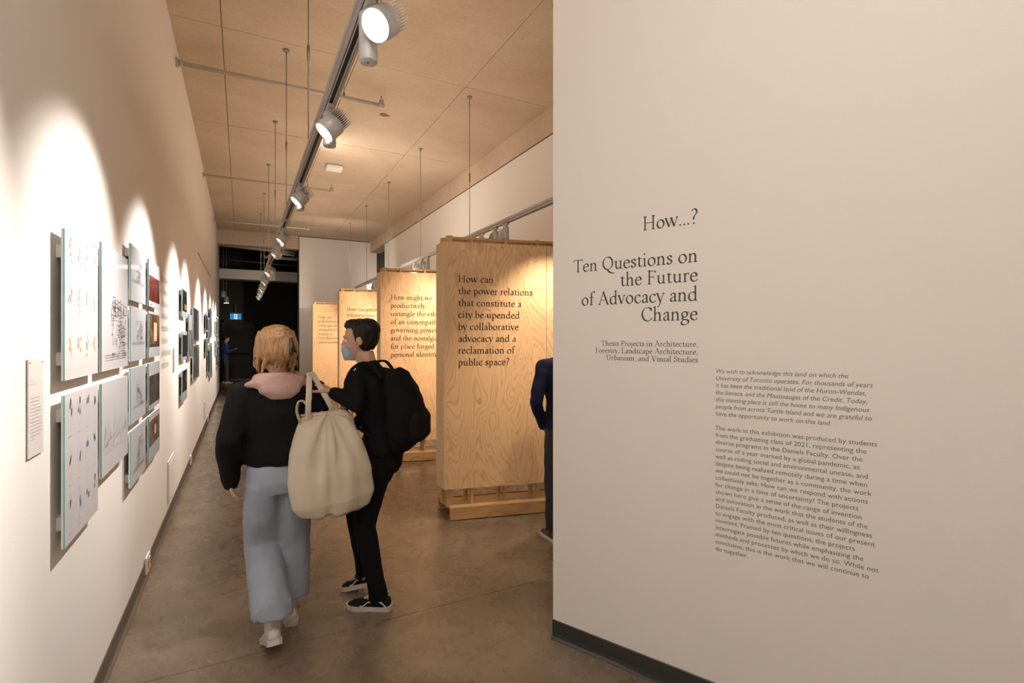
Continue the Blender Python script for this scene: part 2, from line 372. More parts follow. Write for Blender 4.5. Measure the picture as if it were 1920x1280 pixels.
# ================================================================== THE SETTING
XL, XR, YB, CZ = -0.571, 3.42, -3.6, 4.48
# floor: slabs with saw-cut joints
fl = struct('floor', (XL-3, 5.2, YB-.2, 22.8, -0.2, -0.012), M_DARK)
for y0, y1 in ((YB-.2, 2.898), (2.902, 9.298), (9.302, 15.698), (15.702, 22.8)):
    box('floor_slab', (XL-3, 5.2, y0, y1, -0.012, 0.0), M_FLOOR, fl)
# ceiling of board-marked concrete bays
ce = struct('ceiling', (XL-.3, XR+.3, YB-.2, 15.7, CZ+.008, CZ+.25), M_CEILJ)
xs_ = [XL-.3, -.163, 1.057, 2.277, XR+.3]
ys_ = [YB-.2, -1.87, .57, 3.01, 5.45, 7.92, 10.36, 12.8, 15.24, 15.7]
for i in range(4):
    for j in range(9):
        g = .0035
        box('ceiling_panel', (xs_[i]+g, xs_[i+1]-g, ys_[j]+g, ys_[j+1]-g, CZ+random.uniform(-.002, .0), CZ+.012), M_CEIL, ce)
struct('wall_left', (XL-.3, XL, YB, 17.0, 0, CZ), M_WALL)
struct('wall_right', (XR, XR+.3, YB, 13.85, 0, 4.13), M_WALL)
struct('beam_right', (XR-.005, XR+.3, YB, 15.6, 4.15, CZ+.01), M_CEIL)
struct('trim_1', (XR+.01, XR+.3, YB, 13.85, 4.125, 4.155), M_DARK)
struct('wall_back', (XL-.3, XR+.3, YB-.2, YB, 0, CZ), M_WALL)
struct('wall_far', (1.44, 3.62, 15.62, 15.95, 0, CZ), M_WALL)
struct('trim_2', (1.425, 1.442, 15.61, 15.95, 0, CZ), M_DARK)
struct('trim_3', (1.43, XR-.01, 15.605, 15.63, CZ-.02, CZ), M_DARK)
struct('wall_alcove', (4.5, 4.7, 13.0, 16.2, 0, CZ), mat('alcove_grey', (.12, .115, .105), .7))
struct('wall_alcove_end', (3.4, 4.7, 15.95, 16.15, 0, CZ), mat('alcove_grey', (.12, .115, .105), .7))
struct('beam_far', (XL-.3, 1.44, 15.62, 15.9, 4.10, CZ+.01), M_CEIL)
# rear black room
struct('ceiling_rear_room', (XL-3, 5.2, 15.7, 22.8, 4.9, 5.0), M_BLACK)
struct('wall_rear', (XL-3, 5.2, 22.4, 22.8, 0, 4.9), M_BLACK)
struct('wall_rear_side', (XL-3.2, XL-3, 15.5, 22.8, 0, 4.9), M_BLACK)
struct('wall_rear_corner', (XL-3, XL-.3, 16.8, 17.0, 0, 4.9), M_BLACK)
struct('wall_rear_right', (1.95, 2.15, 15.95, 22.4, 0, 4.9), M_BLACK)
struct('bulkhead_rear', (XL-3, 1.95, 18.0, 18.5, 3.42, 3.72), M_WALL)
# baseboards (rubber cove base: upright strip with a toe)
def cove(name, p0, p1, nrm, m, h=.10, parts=None):
    p0, p1, nrm = V(p0), V(p1), V(nrm).normalized(); bm = bmesh.new()
    prof = [(0, 0), (.022, 0), (.020, .004), (.008, .014), (.005, .03), (.005, h-.003), (.003, h), (0, h)]
    n = max(2, int((p1-p0).length/.35)); rows = []
    for i in range(n+1):
        q = p0.lerp(p1, i/n); wob = .004*math.sin(i*1.9)+.002*math.sin(i*4.7)
        rows.append([bm.verts.new(q+nrm*(a*(1+(wob/.02 if z < .01 else 0)))+V((0, 0, z))) for a, z in prof])
    for a, b in zip(rows, rows[1:]):
        for k in range(len(prof)-1): bm.faces.new((a[k], a[k+1], b[k+1], b[k]))
    bm.faces.new(rows[0]); bm.faces.new(rows[-1])
    return tag(obj(name, bm, m), kind='structure')
cove('baseboard_left', (XL, YB, 0), (XL, 17.0, 0), (1, 0, 0), M_BASE)
struct('trim_4', (XL, XL+.008, 8.84, 12.2, 2.845, 2.855), mat('trim_tan', (.42, .36, .30), .7))
# partition wall with the exhibition title
PD = V((.4226, -.9063, 0)); PN = V((-.9063, -.4226, 0)); PE = V((1.47, 2.314, 0))
def slab(name, p, d, n, length, thick, z0, z1, m, bev=0):
    """box whose front face starts at p and runs along d; n points out of the front face"""
    M = Matrix((( *[d.x], -n.x, 0, p.x), (d.y, -n.y, 0, p.y), (0, 0, 1, 0), (0, 0, 0, 1)))
    bm = bmesh.new(); bx(bm, 0, length, 0, thick, z0, z1, bev=bev, mtx=None)
    bmesh.ops.transform(bm, verts=bm.verts, matrix=M)
    return obj(name, bm, m)
tag(slab('wall_partition', PE, PD, PN, 4.9, .14, 0, CZ, M_WALLP), kind='structure')
cove('baseboard_partition', PE+PD*4.6, PE+PD*(-.002), PN, mat('black_rubber', (.022, .021, .019), .35, var=.2))
for (y0, y1) in ((-3.5, -3.5),): pass

# ------------------------------------------------------------------ door, sign and fittings of the rear room
d1 = struct('door_1', (-.62, .37, 22.33, 22.40, 0, 2.2), mat('door_black', (.035, .032, .030), .5))
bm = bmesh.new(); bx(bm, -.68, -.60, 22.29, 22.4, 0, 2.27); bx(bm, .37, .44, 22.29, 22.4, 0, 2.27); bx(bm, -.68, .44, 22.29, 22.4, 2.2, 2.27)
obj('door_frame', bm, mat('frame_black', (.015, .014, .013), .5), d1)
bm = bmesh.new(); cyl(bm, (-.52, 22.25, 1.0), (.27, 22.25, 1.0), .018); bx(bm, -.55, -.48, 22.24, 22.33, .96, 1.04, bev=.005); bx(bm, .22, .29, 22.24, 22.33, .96, 1.04, bev=.005)
obj('crash_bar', bm, mat('bar_dark', (.06, .058, .055), .4, metal=.5), d1)
bm = bmesh.new(); bx(bm, -.35, -.12, 22.27, 22.33, 2.08, 2.14, bev=.006); cyl(bm, (-.2, 22.28, 2.11), (.15, 22.25, 2.15), .008)
obj('door_closer', bm, mat('bar_dark', (.06, .058, .055), .4), d1)
box('threshold', (-.6, .37, 22.22, 22.33, 0, .012), mat('threshold_metal', (.5, .46, .38), .35, metal=.4), d1)
bm = bmesh.new(); bx(bm, .78, .88, 22.385, 22.4, 1.76, 1.88, bev=.004)
sw = obj('switch_plate', bm, mat('plate_grey', (.30, .29, .27), .4)); tag(sw, 'small pale control plate on black rear wall beside door', 'switch')
box('rocker', (.81, .85, 22.378, 22.386, 1.79, 1.85), M_BLACK, sw)
es = empty('exit_sign', (-.20, 22.3, 2.42)); tag(es, 'lit blue-green running figure exit sign above the black door', 'sign')
bm = bmesh.new(); bx(bm, -.22, .22, -.04, .04, .10, .155, bev=.004); bx(bm, -.03, .03, -.02, .02, .15, .45)
obj('mount', bm, mat('sign_mount', (.16, .14, .13), .5), es)
bm = bmesh.new(); bx(bm, -.19, .19, -.028, .028, -.12, .10, bev=.004)
obj('sign_box', bm, mat('sign_blue', (.02, .22, .50), .4, emis=.9), es)
bm = bmesh.new()
def sq(bm, pts, y):
    bm.faces.new([bm.verts.new((x, y, z)) for x, z in pts])
sq(bm, [(-.055, -.105), (.055, -.105), (.055, .088), (-.055, .088)], -.030)
obj('pictogram_panel', bm, mat('sign_white', (.75, .85, .95), .4, emis=.8), es)
bm = bmesh.new()
sq(bm, [(x*.016+.012, z*.016+.062) for x, z in ell(0, 0, 1, 1, 12)], -.032)
for a in ([(-.012, .045), (.018, .04), (.006, -.02), (-.020, -.015)], [(-.018, -.01), (.004, -.018), (.032, -.05), (.018, -.06)], [(-.018, -.012), (-.002, -.015), (-.022, -.085), (-.038, -.08)], [(.01, .042), (.016, .028), (.042, .012), (.044, .022)], [(-.01, .044), (-.006, .03), (-.038, .008), (-.042, .018)]):
    sq(bm, a, -.032)
obj('running_figure', bm, mat('sign_blue', (.02, .22, .50), .4, emis=.9), es)

# pipes in the rear room
def pipe(name, p0, p1, r, m, label, cat='pipe', caps=()):
    bm = bmesh.new(); cyl(bm, p0, p1, r, seg=16)
    t = obj(name, bm, m, smooth=False); tag(t, label, cat); return t
p = pipe('water_pipe', (XL+.01, 16.6, 4.22), (1.43, 16.6, 4.14), .045, M_PIPE, 'thick grey pipe just behind the far concrete beam')
bm = bmesh.new()
for i in range(6):
    a0, a1 = PI*i/6, PI*(i+1)/6
    cyl(bm, (.95+.06*math.cos(a0+PI), 16.5, 4.08+.07*math.sin(a0+PI)), (.95+.06*math.cos(a1+PI), 16.5, 4.08+.07*math.sin(a1+PI)), .03, seg=12)
cyl(bm, (1.01, 16.5, 4.07), (1.40, 16.5, 4.04), .03, seg=12)
obj('elbow', bm, M_PIPE, p)
pipe('duct_pipe', (.62, 17.2, 4.05), (1.95, 17.2, 4.03), .05, M_PIPE, 'pale short pipe under the thick pipe in the dark rear void')
pipe('conduit', (XL, 17.6, 3.95), (1.95, 17.6, 3.86), .015, mat('dull_pipe', (.14, .12, .10), .5), 'thin dark conduit crossing the void above the bulkhead')
# sprinkler branch pipes
for k, (y, xe) in enumerate(((6.0, 1.444), (9.93, 1.476), (13.65, 1.46))):
    lab = ['nearest', 'middle', 'farthest'][k] + ' sprinkler branch pipe running from the left wall under the ceiling'
    t = empty('sprinkler_pipe', (XL, y, 4.31)); tag(t, lab, 'pipe', 'sprinkler pipes under the ceiling')
    bm = bmesh.new(); cyl(bm, (0, 0, 0), (xe-XL, 0, 0), .021, seg=16); obj('pipe_run', bm, M_PIPE, t)
    bm = bmesh.new(); cyl(bm, (0, 0, 0), (.02, 0, 0), .045, seg=20); cyl(bm, (.02, 0, 0), (.06, 0, 0), .028, seg=16); obj('wall_flange', bm, M_PIPE, t)
    bm = bmesh.new(); cyl(bm, (xe-XL-.03, 0, 0), (xe-XL+.03, 0, 0), .03); cyl(bm, (xe-XL, 0, -.03), (xe-XL, 0, .06), .026); obj('elbow', bm, M_PIPE, t)
    bm = bmesh.new(); cyl(bm, (xe-XL, 0, .06), (xe-XL, 0, .10), .012); cyl(bm, (xe-XL, 0, .10), (xe-XL, 0, .104), .024); cyl(bm, (xe-XL-.012, 0, .06), (xe-XL-.012, 0, .10), .003, seg=6)
    obj('sprinkler_head', bm, M_GREYL, t)
    bm = bmesh.new(); cyl(bm, (xe-XL-.42, 0, .0), (xe-XL-.42, 0, .165), .005, seg=8); cyl(bm, (xe-XL-.42, 0, .02), (xe-XL-.42, 0, .05), .012, seg=10); obj('hanger_rod', bm, M_ROD, t)
sm = empty('smoke_detector', (1.37, 8.98, CZ)); tag(sm, 'white rectangular detector box on the concrete ceiling', 'smoke detector')
bm = bmesh.new(); bx(bm, -.13, .13, -.10, .10, -.075, -.012, bev=.012); obj('cover', bm, M_WHITE, sm)
bm = bmesh.new(); bx(bm, -.10, .10, -.08, .08, -.014, -.0, bev=.002); obj('base', bm, M_GREYL, sm)
bm = bmesh.new()
for i in range(9):
    a = random.uniform(0, 2*PI); r_ = random.uniform(0, .05)
    q = ell(r_*math.cos(a), r_*math.sin(a), random.uniform(.02, .04), random.uniform(.015, .03), 9)
    bm.faces.new([bm.verts.new((x, y, -.004-.0001*i)) for x, y in q])
hp = obj('ceiling_patch', bm, mat('chipped', (.20, .14, .09), .9)); hp.location = (1.63, 6.62, CZ); tag(hp, 'small rough chipped patch in the concrete ceiling', 'patch')

# ------------------------------------------------------------------ light tracks
RZ = 2.80
def rail(name, x, y0, y1, ys, label):
    t = empty(name, (x, y0, RZ)); tag(t, label, 'light track')
    L_ = y1-y0; bm = bmesh.new()
    for a in ((-.024, -.015, -.022, .020), (.015, .024, -.022, .020), (-.024, .024, .012, .020), (-.034, -.024, -.004, .020), (.024, .034, -.004, .020), (-.018, -.009, -.022, -.018), (.009, .018, -.022, -.018)):
        bx(bm, a[0], a[1], 0, L_, a[2], a[3])
    obj('rail_profile', bm, M_GREY, t)
    box('conductor_slot', (-.015, .015, 0, L_, -.012, .012), M_SLOT, t)
    for yy in ys:
        z1 = CZ-RZ
        bm = bmesh.new(); cyl(bm, (0, yy-y0, .02), (0, yy-y0, z1), .0045, seg=8); r_ = obj('suspension_rod', bm, M_ROD, t)
        bm = bmesh.new(); cyl(bm, (0, yy-y0, z1-.022), (0, yy-y0, z1), .026, .032, seg=16); obj('ceiling_cap', bm, M_ROD, r_)
        bm = bmesh.new(); cyl(bm, (0, yy-y0, .66), (0, yy-y0, .76), .010, seg=10); obj('coupler', bm, M_ROD, r_)
    for yy in (y0+3.9, y0+7.8, y0+11.7):
        if yy < y1: box('rail_joint', (-.027, .027, yy-y0-.05, yy-y0+.05, -.024, -.016), M_GREYL, t)
    return t
T1, T2 = .396, 2.41
rail('light_track', T1, -2.2, 15.1, [-.15+1.912*k for k in range(8)], 'long grey ceiling-hung light track running down the left aisle')
rail('light_track', T2, 2.55, 15.2, [3.75+1.9*k for k in range(6)], 'grey ceiling-hung light track over the plywood display walls')

def head_proto():
    t = empty('track_light', (0, 0, -50))
    bm = bmesh.new(); bx(bm, -.016, .016, -.05, .05, -.03, -.012, bev=.003); cyl(bm, (0, 0, -.045), (0, 0, -.025), .018, seg=14); obj('track_adapter', bm, M_GREYL, t)
    bm = bmesh.new(); lathe(bm, [(.001, -.215), (.030, -.215), (.032, -.211), (.032, -.05), (.029, -.044), (.001, -.044)], 28); h = obj('driver_housing', bm, M_GREY, t)
    bm = bmesh.new(); cyl(bm, (0, 0, -.2165), (0, 0, -.2145), .004, seg=10); obj('screw_hole', bm, M_SLOT, h)
    bm = bmesh.new(); lathe(bm, [(.052, -.052), (.0545, -.050), (.0545, .022), (.050, .034), (.034, .036), (.001, .036)], 32); 
    lathe(bm, [(.052, -.052), (.047, -.046), (.036, -.028)], 32)
    hb = obj('lamp_head', bm, M_GREY, t)
    bm = bmesh.new()
    for i in range(-5, 6):
        x = i*.0088; hw = math.sqrt(max(.0001, .050**2-x*x)); bx(bm, -hw, hw, x-.0014, x+.0014, .034, .088)
    bx(bm, -.012, .012, -.012, .012, .03, .07)
    obj('cooling_fins', bm, M_GREYL, hb)
    bm = bmesh.new(); lathe(bm, [(.001, -.040), (.046, -.0405), (.046, -.036), (.001, -.036)], 32); obj('lens', bm, M_LENS, hb)
    bm = bmesh.new(); cyl(bm, (-.058, 0, .0), (.058, 0, .0), .012, seg=14); obj('pivot', bm, M_GREY, hb)
    return t
def copy_tree(o, parent=None):
    c = o.copy(); COL.objects.link(c); c.parent = parent
    for ch in [x for x in o.children]: copy_tree(ch, c)
    return c
PROTO = head_proto(); used = [False]
def head(x, y, target, label, lit=True, power=30, off=(0, -.06, -.135), size=74, blend=.9, color=SPOT_COL, grp='spotlights on the left track'):
    t = PROTO if not used[0] else copy_tree(PROTO); used[0] = True
    t.location = (x, y, RZ-.012); tag(t, label, 'spotlight', grp)
    hb = [c for c in t.children if c.name.startswith('lamp_head')][0]
    hp = V((x, y, RZ-.012))+V(off); d = (V(target)-hp).normalized()
    hb.location = V(off); q = (-d).to_track_quat('Z', 'Y'); hb.rotation_mode = 'QUATERNION'; hb.rotation_quaternion = q
    for c in hb.children:
        if c.name.startswith('lens') and not lit:
            me = c.data.copy(); me.materials[0] = M_LENSOFF; c.data = me
    if lit:
        l = bpy.data.lights.new('spot', 'SPOT'); l.energy = power; l.spot_size = math.radians(size); l.spot_blend = blend; l.color = color; l.shadow_soft_size = .03
        o = bpy.data.objects.new('spot', l); COL.objects.link(o); o.location = hp+d*.062; o.rotation_euler = d.to_track_quat('-Z', 'Y').to_euler()
        o.parent = t; o.matrix_parent_inverse = Matrix.Translation(t.location).inverted()
    return t
ords = ['nearest', 'second', 'third', 'fourth', 'fifth', 'sixth', 'seventh', 'eighth', 'ninth', 'tenth']
LT = [(1.84, 1.05), (2.74, 2.62), (4.22, 4.08), (6.02, 5.85), (6.96, 6.95), (9.15, 8.9), (10.7, 10.6), (12.3, 12.2), (13.6, 13.5), (14.8, 14.7)]
for i, (y, yt) in enumerate(LT):
    nm = 'nearest lit spotlight on the left track, cut by the photo top' if i == 0 else f'{ords[i]} spotlight from the camera on the left track, aimed at the wall'
    kw = {}
    if i == 4: kw = dict(off=(.0, .06, -.14))
    if i == 0: kw = dict(off=(.035, -.07, -.10))
    head(T1, y, (XL, yt, 1.62), nm, power=P_WALL*(1.0 if i else .9), size=84, blend=1, **kw)
for i, y in enumerate((.9, -.1, -1.1)):  # extra heads out of view, added as fill light
    head(T1, y, (XL, y-.1, 1.62), ['added unseen spotlight on the left track just behind the camera', 'added unseen spotlight on the left track well behind the camera', 'last added unseen spotlight on the left track behind the camera'][i], power=P_WALL, size=84, blend=1)

# ------------------------------------------------------------------ plywood display walls
PA = V((.973, -.230, 0)).normalized(); PB = V((.0, .203, 0))       # along the face, and front-to-back of the end
FN = V((-.230, -.973, 0)).normalized()
LIGHTW = (.76, .485, .255); DARKW = (.52, .275, .11)
def prism(bm, p, a, la, b, z0, z1, mi=0):
    q = [p, p+a*la, p+a*la+b, p+b]
    vs = [bm.verts.new(V((v.x, v.y, z))) for z in (z0, z1) for v in q]
    for f in ((0, 1, 2, 3), (4, 5, 6, 7), (0, 1, 5, 4), (1, 2, 6, 5), (2, 3, 7, 6), (3, 0, 4, 7)):
        bm.faces.new([vs[i] for i in f])
M_PLYEDGE = None
def mat_plyedge():
    m = bpy.data.materials.new('plywood_edge'); m.use_nodes = True; nt = m.node_tree; L = nt.links.new
    b = nt.nodes['Principled BSDF']; b.inputs['Roughness'].default_value = .6
    g = N(nt, 'ShaderNodeTexCoord'); wv = N(nt, 'ShaderNodeTexWave', Scale=38.0, Distortion=.6); wv.bands_direction = 'Z'
    L(g.outputs['Object'], wv.inputs['Vector']); r = ramp(nt, [(.3, (.33, .17, .065)), (.6, (.62, .40, .19))]); L(wv.outputs['Fac'], r.inputs[0]); L(r.outputs[0], b.inputs['Base Color'])
    return m
M_PLYEDGE = mat_plyedge()
M_STUD = mat_plywood('stud_wood', (.56, .35, .165), (.40, .22, .09), 9, sx=8, sz=.8, rings=30)
M_BEAMW = mat_plywood('base_wood', (.50, .29, .115), (.30, .15, .05), 4, sx=2, sz=.9, rings=40, axis='x')
M_PLUG = mat('plug_wood', (.74, .53, .31), .5, var=.1, vscale=20)
M_PLUGD = mat('plug_wood_dark', (.50, .30, .14), .5, var=.1, vscale=20)
def display_wall(x, y, length, lines, label, seed, plugs):
    t = empty('display_wall', (x, y, 0)); tag(t, label, 'display wall', 'plywood display walls')
    Z0, Z1, T = .262, 2.448, .018; o = V((0, 0, 0))
    bcol = mat_plywood(f'plywood_{seed}', LIGHTW, DARKW, seed)
    bcol2 = mat_plywood(f'plywood_b{seed}', (.70, .49, .27), DARKW, seed+5.5, sx=3.2, sz=1.2)
    side = mat_plywood(f'plywood_s{seed}', (.70, .49, .275), (.56, .35, .17), seed+2.2, sx=6, sz=.6, rings=25, contrast=.6)
    bt = PB.normalized()*T; s1 = .945
    for nm, p, l, b, m in (('front_sheet', o+PA*T, s1-T, bt, bcol), ('front_sheet', o+PA*(s1+.004), length-s1-.004, bt, bcol2),
                           ('back_sheet', o+PB-bt+PA*T, s1-T, bt, bcol2), ('back_sheet', o+PB-bt+PA*(s1+.004), length-s1-.004, bt, bcol)):
        bm = bmesh.new(); prism(bm, p, PA, l, b, Z0, Z1); obj(nm, bm, m, t)
    bm = bmesh.new(); prism(bm, o-FN*0, PA, T-.0006, PB, Z0, Z1); obj('end_sheet', bm, side, t)
    # thin proud corner so the end reads as its own board
    bm = bmesh.new(); prism(bm, o+PA*(length+.001), PA, T, PB, Z0, Z1); obj('end_sheet', bm, side, t)
    # studs: two rows, showing under and over the sheets
    ks = [.035] + [.25+.31*k for k in range(int((length-.3)/.31)+1)]
    for j, k in enumerate(ks):
        wd = .05 if j == 0 else .022
        for row, off in (('f', bt*1.4), ('b', PB-bt*2.8)):
            bm = bmesh.new(); prism(bm, o+PA*k+off, PA, wd, PB.normalized()*.045, .10, 2.506); obj('stud', bm, M_STUD, t)
    for off in (bt*1.0+V((0, -.0, 0)), PB-bt*2.2):
        bm = bmesh.new(); prism(bm, o+PA*.07+off+PB*.12, PA, length-.1, PB.normalized()*.018, 2.476, 2.50); obj('top_rail', bm, M_BEAMW, t)
    # base: two long beams and a plate
    fo = FN*.05
    for off in (fo, PB+V((0, .09, 0))):
        bm = bmesh.new(); prism(bm, o+PA*.05+off, PA, length, -FN*.04, .008, .112); bb = obj('base_beam', bm, M_BEAMW, t)
        bm = bmesh.new(); prism(bm, o+PA*.0485+off, PA, .0015, -FN*.04, .010, .112); obj('end_grain', bm, M_PLYEDGE, bb)
    bm = bmesh.new(); prism(bm, o+PA*.051+fo-FN*.041, PA, length, PB+V((0, .065, 0)), .094, .112); obj('base_plate', bm, M_STUD, t)
    for k in (.35, .95, 1.5):
        if k < length:
            bm = bmesh.new(); prism(bm, o+PA*k+fo-FN*.006, PA, .07, -FN*.05+PB, 0, .0085); obj('levelling_pad', bm, M_SLOT, t)
    for (a, z, rx, rz, dk) in plugs:
        bm = bmesh.new(); n = 14
        ps = []
        for i in range(n):
            an = 2*PI*i/n; cx, cz = math.cos(an), math.sin(an)
            ps.append((a+rx*cx*(1-.25*abs(cz)), z+rz*cz*(1-.12*abs(math.sin(3*an)))))
        vs = [bm.verts.new(o+PA*u+FN*.0007+V((0, 0, v_))) for u, v_ in ps]; bm.faces.new(vs)
        obj('repair_plug', bm, M_PLUGD if dk else M_PLUG, t)
    W = text_width('the power relations'); em = .094; xs = .69/(W*em)
    lt = lettering('lettering', lines, em, .1055, o+PA*.125+V((0, 0, 2.092)), PA, FN, M_INKP, xs=xs, parent=t, gap=.0016)
    return t
plug = [(.16, 2.405, .022, .035, 0), (.27, 2.36, .020, .032, 0), (.265, 2.29, .02, .03, 0), (.64, 2.38, .02, .03, 0), (.80, 2.31, .022, .035, 0), (.66, 1.90, .02, .035, 0),
        (.63, 1.60, .018, .03, 0), (.32, 1.03, .022, .034, 1), (.20, 1.44, .014, .02, 0)]
def plugs(seed):
    r = random.Random(seed); return [(r.uniform(.1, .9), r.uniform(.4, 2.4), .02, .032, r.random() < .3) for _ in range(11)]
PANELS = [
 (1.572, 4.258, 1.72, ['How can', 'the power relations', 'that constitute a', 'city be upended', 'by collaborative', 'advocacy and a', 'reclamation of', 'public space?'], 'nearest plywood display wall, asking about power relations and public space', 1, plug),
 (1.575, 6.59, 1.72, ['How might we', 'productively', 'untangle the ethics', 'of an unsympathetic', 'governing power', 'and the nostalgia', 'for place forged in', 'personal identity?'], 'second plywood display wall, asking about place and personal identity', 2, plugs(3)),
 (1.575, 9.72, 1.72, ['How can green', 'infrastructure', 'create more equity', 'in urban areas?'], 'third plywood display wall, asking about green infrastructure in urban areas', 3, plugs(5)),
 (1.585, 13.75, 1.72, ['How can', 'architecture open', 'a dialogue about', 'intergenerational', 'trauma in', 'First Nations', 'communities?'], 'farthest plywood display wall, asking about architecture and First Nations communities', 4, plugs(8))]
for a in PANELS: display_wall(*a)
# spotlights of the right track
for i, (x, y, L_, *_r) in enumerate(PANELS):
    ly = (3.46, 4.95, 7.5, 10.6)[i]
    head(T2, ly, (x+(1.0 if i else .93), y-.2, (1.2, 1.7, 1.6, 1.6)[i]), f'lit spotlight over the aisle before the {["nearest","second","third","farthest"][i]} plywood display wall', power=P_PANEL*(.62, 1.7, 2.3, 3)[i], size=92, blend=1, off=(0, .075, -.145), color=SPOT_COL_R, grp='spotlights on the right track')
for i, (y, tx) in enumerate(((4.7, XR), (5.3, XR), (7.2, XR), (7.85, XR), (10.2, XR), (11.0, 1.5))):
    head(T2, y, (T2+.15, y, 0), f'{ords[i]} unlit downward spotlight along the right track', lit=False, off=(.0, .065, -.15), grp='spotlights on the right track')
# spotlight throwing the navy-shirted visitor's shadow
head(T2, 3.05, (1.9, 3.75, 0), 'lit spotlight on the right track behind the title wall', power=60, size=80, blend=.9, off=(-.075, 0, -.145), color=SPOT_COL_R, grp='spotlights on the right track')
cd = box('label_card', (0, .075, -.003, 0, 0, .115), M_WHITE)
cd.location = V((1.572, 4.258, 1.43))+PA*1.035+FN*.001; cd.rotation_euler = (0, 0, math.atan2(PA.y, PA.x)); tag(cd, 'small white label card on the nearest plywood wall by the navy shirt', 'card')

# ------------------------------------------------------------------ the title wall lettering
s_r = .762
o = lettering('title_lettering', ['How...?'], .098, .0862, PE+PD*s_r+V((0, 0, 2.1077)), PD, PN, M_INK, align='R', xs=.93, gap=.0008)
tag(o, 'large dark serif heading reading How...? on the title wall', 'wall text')
xs_t = .637/(text_width('Ten Questions on')*.098)
o = lettering('title_lettering', ['Ten Questions on', 'the Future', 'of Advocacy and', 'Change'], .098, .0862, PE+PD*s_r+V((0, 0, 1.937)), PD, PN, M_INK, align='R', xs=xs_t, gap=.0008)
tag(o, 'large dark serif title Ten Questions on the Future of Advocacy and Change', 'wall text')
xs_s = .51/(text_width('Forestry, Landscape Architecture,')*.0385)
o = lettering('subtitle_lettering', ['Thesis Projects in Architecture,', 'Forestry, Landscape Architecture,', 'Urbanism, and Visual Studies'], .0385, .0350, PE+PD*s_r+V((0, 0, 1.56)), PD, PN, M_INK, align='R', xs=xs_s, gap=.0008)
tag(o, 'small serif subtitle about thesis projects under the big title', 'wall text')
def fontblock(name, text, size, pitch, pos, shear, target_w, target_line, label):
    def mk(body):
        c = bpy.data.curves.new(name, 'FONT'); c.body = body; c.size = size; c.shear = shear; c.materials.append(M_INK2); c.resolution_u = 3
        return c
    c = mk(target_line); o = bpy.data.objects.new('t', c); COL.objects.link(o); bpy.context.view_layer.update(); wd = o.dimensions.x; bpy.data.objects.remove(o)
    c = mk(text); o = bpy.data.objects.new(name, c); COL.objects.link(o)
    c.space_line = pitch/size
    sx = target_w/wd
    ex = PD; ez = V((0, 0, 1)); n = PN
    M = Matrix(((ex.x*sx, ez.x, n.x, pos.x), (ex.y*sx, ez.y, n.y, pos.y), (ex.z*sx, ez.z, n.z, pos.z), (0, 0, 0, 1)))
    bpy.context.view_layer.update()
    me = bpy.data.meshes.new_from_object(o); bpy.data.objects.remove(o)
    me.transform(M); o = bpy.data.objects.new(name, me); COL.objects.link(o)
    tag(o, label, 'wall text'); return o
IT = """We wish to acknowledge this land on which the
University of Toronto operates. For thousands of years
it has been the traditional land of the Huron-Wendat,
the Seneca, and the Mississaugas of the Credit. Today,
this meeting place is still the home to many Indigenous
people from across Turtle Island and we are grateful to
have the opportunity to work on this land."""
BD = """The work in this exhibition was produced by students
from the graduating class of 2021, representing the
diverse programs in the Daniels Faculty. Over the
course of a year marked by a global pandemic, as
well as roiling social and environmental unease, and
despite being realized remotely during a time when
we could not be together as a community, the work
collectively asks: How can we respond with actions
for change in a time of uncertainty? The projects
shown here give a sense of the range of invention
and innovation in the work that the students of the
Daniels Faculty produced, as well as their willingness
to engage with the most critical issues of our present
moment. Framed by ten questions, the projects
interrogate possible futures while emphasizing the
methods and processes by which we do so. While not
conclusive, this is the work that we will continue to
do together."""
B0 = PE+PD*.8356+PN*.0008
fontblock('acknowledgement_text', IT, .0262, .0307, B0+V((0, 0, 1.4468)), .22, .548, 'this meeting place is still the home to many Indigenous', 'italic grey land acknowledgement paragraph on the title wall')
fontblock('introduction_text', BD, .0262, .0308, B0+V((0, 0, 1.1999)), 0, .573, 'The work in this exhibition was produced by students', 'upright grey exhibition introduction paragraph on the title wall')

# ------------------------------------------------------------------ prints on the left wall
BX = XL+.030
def quadp(bm, y0, y1, z0, z1, x, mi=0):
    f = bm.faces.new([bm.verts.new((x, a, b)) for a, b in ((y0, z0), (y1, z0), (y1, z1), (y0, z1))]); f.material_index = mi
def line(bm, a, b, w, x, mi=0):
    a, b = V(a), V(b); t = (b-a)
    if t.length < 1e-6: return
    n = V((-t.y, t.x)).normalized()*w/2
    f = bm.faces.new([bm.verts.new((x, q.x, q.y)) for q in (a+n, b+n, b-n, a-n)]); f.material_index = mi
def print_board(y0, y1, z0, z1, label, draw, grp, cleats=True, face=None):
    y0 *= 1.0587; y1 *= 1.0587; z0 = 1.6+(z0-1.6)*1.0587; z1 = 1.6+(z1-1.6)*1.0587
    t = empty('mounted_print', (BX, (y0+y1)/2, (z0+z1)/2)); tag(t, label, 'print', grp)
    w, h = (y1-y0)/2, (z1-z0)/2
    box('backing_board', (-.006, .0, -w, w, -h, h), M_CORE, t)
    box('face_sheet', (.0002, .004, -w, w, -h, h), face or M_PAPER, t)
    box('edge_strip', (.0008, .0042, -w-.0016, -w-.0002, -h, h), M_EDGE, t)
    if cleats:
        for z in (h*.72, -h*.72):
            box('cleat', (-.030, -.0065, -w+.045, w-.03, z-.022, z+.022), M_CLEAT, t)
    bm = bmesh.new(); ms = draw(bm, w, h, random.Random(label)) 
    tag(obj('printed_image', bm, ms, t), kind='stuff')
    return t
X1 = .0046
